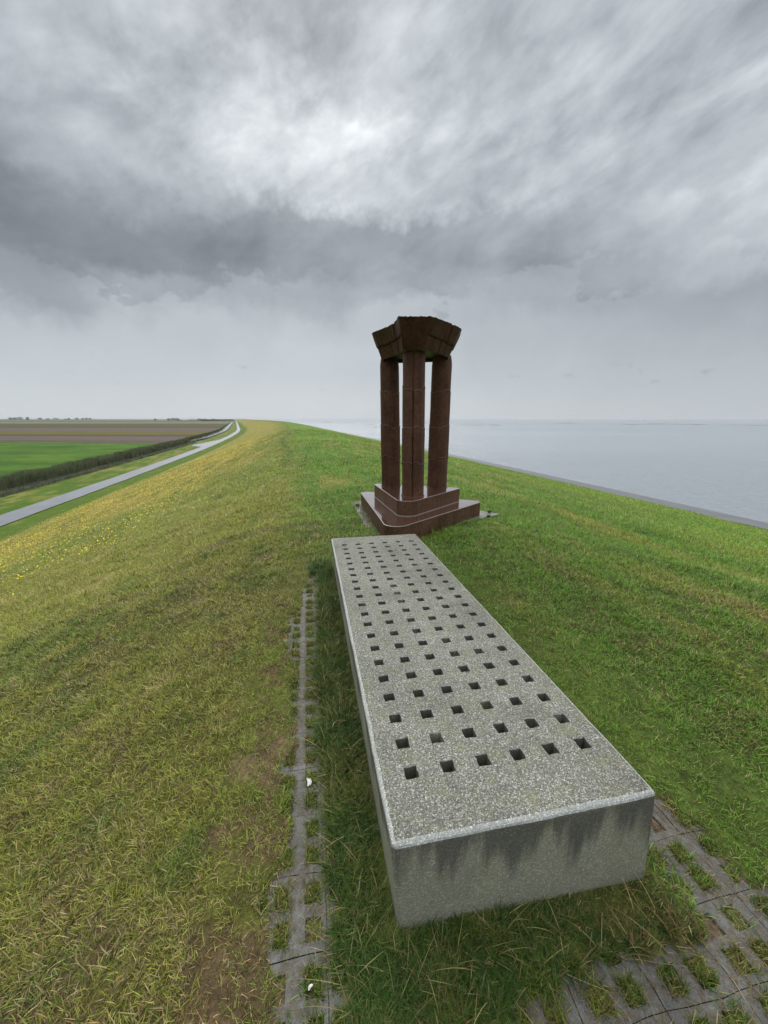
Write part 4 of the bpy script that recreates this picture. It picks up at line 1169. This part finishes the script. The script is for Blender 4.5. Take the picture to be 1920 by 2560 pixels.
# ------------------------------------------------------------------ shell and litter on the pavers
def shell(name, x, y, z, size, rz, label, bend=1.0):
    V = []; F = []; n, m_ = 14, 5
    for i in range(n):
        t = i / (n - 1); a = (t - .5) * 2.3 * bend; w = size * .26 * math.sin(math.pi * (t * .9 + .06)) ** .7 + .0004
        cx, cy = size * .55 * math.sin(a), size * .55 * (math.cos(a) - 1) 
        nx, ny = math.sin(a), math.cos(a)
        for j in range(m_):
            u = (j / (m_ - 1) - .5) * 2; V.append((cx + nx * w * u, cy + ny * w * u, .005 + size * .09 * (1 - u * u)))
    for i in range(n - 1):
        for j in range(m_ - 1): F.append((i * m_ + j, (i + 1) * m_ + j, (i + 1) * m_ + j + 1, i * m_ + j + 1))
    k = len(V); V += [(a, b, c - .0012) for a, b, c in V]; F += [tuple(q + k for q in f[::-1]) for f in F]
    o = obj(name, V, F, M_SHELL, smooth=True); o.location = (x, y, z); o.rotation_euler = (0, 0, rz)
    tag(o, label, 'shell', 'shell pieces on the pavers' if size < .025 else None); return o
M_SHELL, *_ = newmat('shell_white', .45, (.60, .59, .55))
shell('shell', -.325, 1.383, GZ - .006, .036, R(-72), 'white crescent shell lying on the pavers left of the bench')
shell('shell_piece', -.380, .856, GZ - .004, .018, R(20), 'small pale shell bit at the left edge of the pavers near the bottom')
shell('shell_piece', -.371, .818, GZ - .004, .012, R(70), 'tiny pale shell chip just below the small shell bit')
shell('shell_piece', -.206, .749, GZ - .002, .013, R(50), 'tiny white chip on the grey paver nearest the bottom edge')

# ------------------------------------------------------------------ far trees, wood, farm, masts
def crown_leaf_mat(name, c1, c2):
    m, N, L, b = newmat(name, .9)
    g = N.new('ShaderNodeNewGeometry'); n1 = nodes_noise(N, L, g.outputs['Position'], .5, 4, .6)
    L.new(ramp(N, L, n1, [(.35, c1), (.65, c2)]), b.inputs['Base Color']); return m
M_CROWN = crown_leaf_mat('far_foliage', (.045, .058, .034), (.085, .100, .055))
M_TRUNK, *_ = newmat('bark', .9, (.06, .05, .04))
def leafy(cx, cy, cz, rx, ry, rz, n, leaf, rr):
    V = []; F = []
    for i in range(n):
        while True:
            u, v_, w = rr.uniform(-1, 1), rr.uniform(-1, 1), rr.uniform(-1, 1)
            d = u * u + v_ * v_ + w * w
            if d < 1 and rr.random() < .25 + d: break
        k = 1 + .35 * mnoise.noise(Vector((u * 2 + cx * .01, v_ * 2, w * 2)))
        x, y, z = cx + u * rx * k, cy + v_ * ry * k, cz + w * rz * k
        b0 = len(V)
        for _ in range(4): V.append((x + rr.uniform(-1, 1) * leaf, y + rr.uniform(-1, 1) * leaf, z + rr.uniform(-1, 1) * leaf))
        F += [(b0, b0 + 1, b0 + 2), (b0, b0 + 2, b0 + 3), (b0 + 1, b0 + 3, b0 + 2)]
    return V, F
def far_tree(px, Y, h, w, label, group='far trees on the left horizon'):
    rr = random.Random(int(px * 10)); x = at_px(px, Y)
    t = bpy.data.objects.new('tree', None); link(t); t.location = (x, Y, -9); tag(t, label, 'tree', group)
    V, F = leafy(0, 0, h * .6, w / 2, w / 2, h * .42, 420, h * .07, rr); obj('crown', V, F, M_CROWN, t)
    V = []; F = []; n = 8
    for z, r in ((-.3, h * .035), (h * .3, h * .025), (h * .6, h * .012)):
        for k in range(n): V.append((r * math.cos(k * 6.283 / n), r * math.sin(k * 6.283 / n), z))
    for q in range(2):
        for k in range(n): F.append((q * n + k, q * n + (k + 1) % n, (q + 1) * n + (k + 1) % n, (q + 1) * n + k))
    obj('trunk', V, F, M_TRUNK, t)
for px, Y, h, w, lb in [(26, 2400, 17.5, 20, 'round far tree at the left end of the horizon row'), (37, 2400, 17, 20, 'round far tree second from the left end of the horizon row'),
        (49.5, 2400, 19.5, 30, 'broadest tall tree in the far row on the left horizon'), (69, 2400, 19, 16, 'slim tall far tree right of the broadest one'),
        (100, 2500, 16, 22, 'domed far tree standing alone above the low left hedge line'), (119, 2600, 13, 22, 'low flat far tree between two taller domed ones'),
        (139, 2500, 15.5, 32, 'wide domed far tree in the middle of the left horizon row'), (164, 2700, 11, 20, 'lowest far tree of the left horizon row'),
        (172, 2700, 15, 14, 'slim far tree right of the lowest one on the left horizon'), (192, 2700, 16, 24, 'round far tree right of the slim pair on the left horizon'),
        (207, 2800, 15, 20, 'small round far tree, third from the right end of the horizon row'), (216, 2800, 15.5, 18, 'small round far tree, second from the right end of the horizon row'),
        (225, 2800, 14, 18, 'small low far tree at the right end of the left horizon row')]:
    far_tree(px, Y, h, w, lb)
far_tree(388, 1700, 9.5, 11, 'small round lone tree on the open horizon between the two tree groups', 'lone trees on the horizon')
def wood(name, p0, p1, Y0, Y1, h, n, label, kind_, seed, taper=0.0):
    rr = random.Random(seed); V = []; F = []
    for i in range(n):
        t = rr.random(); Y = Y0 + (Y1 - Y0) * t; px = p0 + (p1 - p0) * t
        hh = h * (.75 + .35 * mnoise.noise(Vector((t * 14, seed, 0)))) * (1 - taper * t)
        x = at_px(px, Y); s_ = hh * .35
        a, b = leafy(x, Y + rr.uniform(-10, 10), -9 + rr.uniform(.3, .72) * hh, s_, s_, s_ * .8, 9, hh * .12, rr)
        k = len(V); V += a; F += [tuple(q + k for q in f) for f in b]
    o = obj(name, V, F, M_CROWN); tag(o, label, 'trees', kind='stuff')
wood('hedge', 0, 245, 2700, 3000, 8.5, 420, 'low hazy hedge line running under the far tree row on the left', 'stuff', 5, .25)
wood('wood', 502, 583, 1500, 1750, 10.5, 420, 'long low dark wood on the horizon where the road vanishes', 'stuff', 6)
wood('hedge', 440, 500, 1900, 1800, 6.0, 120, 'low hedge line left of the far wood', 'stuff', 8)
for px, Y, h, w, lb in [(421, 1700, 11, 10, 'small far tree at the left end of the right-hand group'), (432, 1700, 13, 22, 'broad far tree beside the small one left of the farm'), (443, 1700, 12, 20, 'broad far tree nearest the farm roofs'),
                        (498, 1700, 10.5, 14, 'round far tree right of the masts'), (510, 1650, 10, 18, 'far tree at the left end of the dark wood')]:
    far_tree(px, Y, h, w, lb, 'far trees beside the farm')
def farm(px, Y, w, h):
    x = at_px(px, Y); t = bpy.data.objects.new('farmhouse', None); link(t); t.location = (x, Y, -9); tag(t, 'pale low farm building among the far trees', 'farmhouse')
    mw, *_ = newmat('farm_wall', .8, (.42, .42, .42)); mr_, *_ = newmat('farm_roof', .7, (.34, .35, .37))
    d = 6
    V = [(-w / 2, -d, 0), (w / 2, -d, 0), (w / 2, d, 0), (-w / 2, d, 0), (-w / 2, -d, h * .55), (w / 2, -d, h * .55), (w / 2, d, h * .55), (-w / 2, d, h * .55)]
    obj('wall', V, [(0, 1, 5, 4), (1, 2, 6, 5), (2, 3, 7, 6), (3, 0, 4, 7)], mw, t)
    V = [(-w / 2 - .5, -d - .6, h * .5), (w / 2 + .5, -d - .6, h * .5), (w / 2 + .5, d + .6, h * .5), (-w / 2 - .5, d + .6, h * .5), (-w / 2 + 1, 0, h), (w / 2 - 1, 0, h)]
    obj('roof', V, [(0, 1, 5, 4), (2, 3, 4, 5), (1, 2, 5), (3, 0, 4), (0, 3, 2, 1)], mr_, t)
farm(462, 1650, 20, 6.5)
M_MAST, *_ = newmat('mast_steel', .5, (.22, .23, .24))
def mast(px, Y, h, lb):
    x = at_px(px, Y); V = []; F = []; n = 6
    for z, r in ((0, .55), (h * .5, .4), (h, .2)):
        for k in range(n): V.append((r * math.cos(k * 6.283 / n), r * math.sin(k * 6.283 / n), z))
    for q in range(2):
        for k in range(n): F.append((q * n + k, q * n + (k + 1) % n, (q + 1) * n + (k + 1) % n, (q + 1) * n + k))
    for zz in (h * .8, h * .9):
        b0 = len(V); V += [(-1.6, -.2, zz), (1.6, -.2, zz), (1.6, .2, zz), (-1.6, .2, zz), (-1.6, -.2, zz + .35), (1.6, -.2, zz + .35), (1.6, .2, zz + .35), (-1.6, .2, zz + .35)]
        F += [tuple(b0 + i for i in f) for f in ((0, 3, 2, 1), (4, 5, 6, 7), (0, 1, 5, 4), (1, 2, 6, 5), (2, 3, 7, 6), (3, 0, 4, 7))]
    o = obj('mast', V, F, M_MAST); o.location = (x, Y, -9); tag(o, lb, 'mast', 'masts by the farm')
mast(477, 1700, 16, 'left of the two thin masts on the horizon'); mast(484, 1700, 15.5, 'right of the two thin masts on the horizon')

# ------------------------------------------------------------------ haze
def haze():
    V = [(-9000, -400, -12.5), (9000, -400, -12.5), (9000, 12000, -12.5), (-9000, 12000, -12.5), (-9000, -400, 13), (9000, -400, 13), (9000, 12000, 13), (-9000, 12000, 13)]
    m = bpy.data.materials.new('haze_air'); m.use_nodes = True; N = m.node_tree.nodes; L = m.node_tree.links
    for n in list(N): N.remove(n)
    out = N.new('ShaderNodeOutputMaterial'); pv = N.new('ShaderNodeVolumePrincipled'); pv.inputs['Density'].default_value = HAZE
    pv.inputs['Color'].default_value = (.93, .96, 1, 1); pv.inputs['Anisotropy'].default_value = .2
    L.new(pv.outputs[0], out.inputs['Volume'])
    o = obj('haze', V, [(0, 3, 2, 1), (4, 5, 6, 7), (0, 1, 5, 4), (1, 2, 6, 5), (2, 3, 7, 6), (3, 0, 4, 7)], m); tag(o, kind='stuff')
HAZE = .00007
if HAZE: haze()
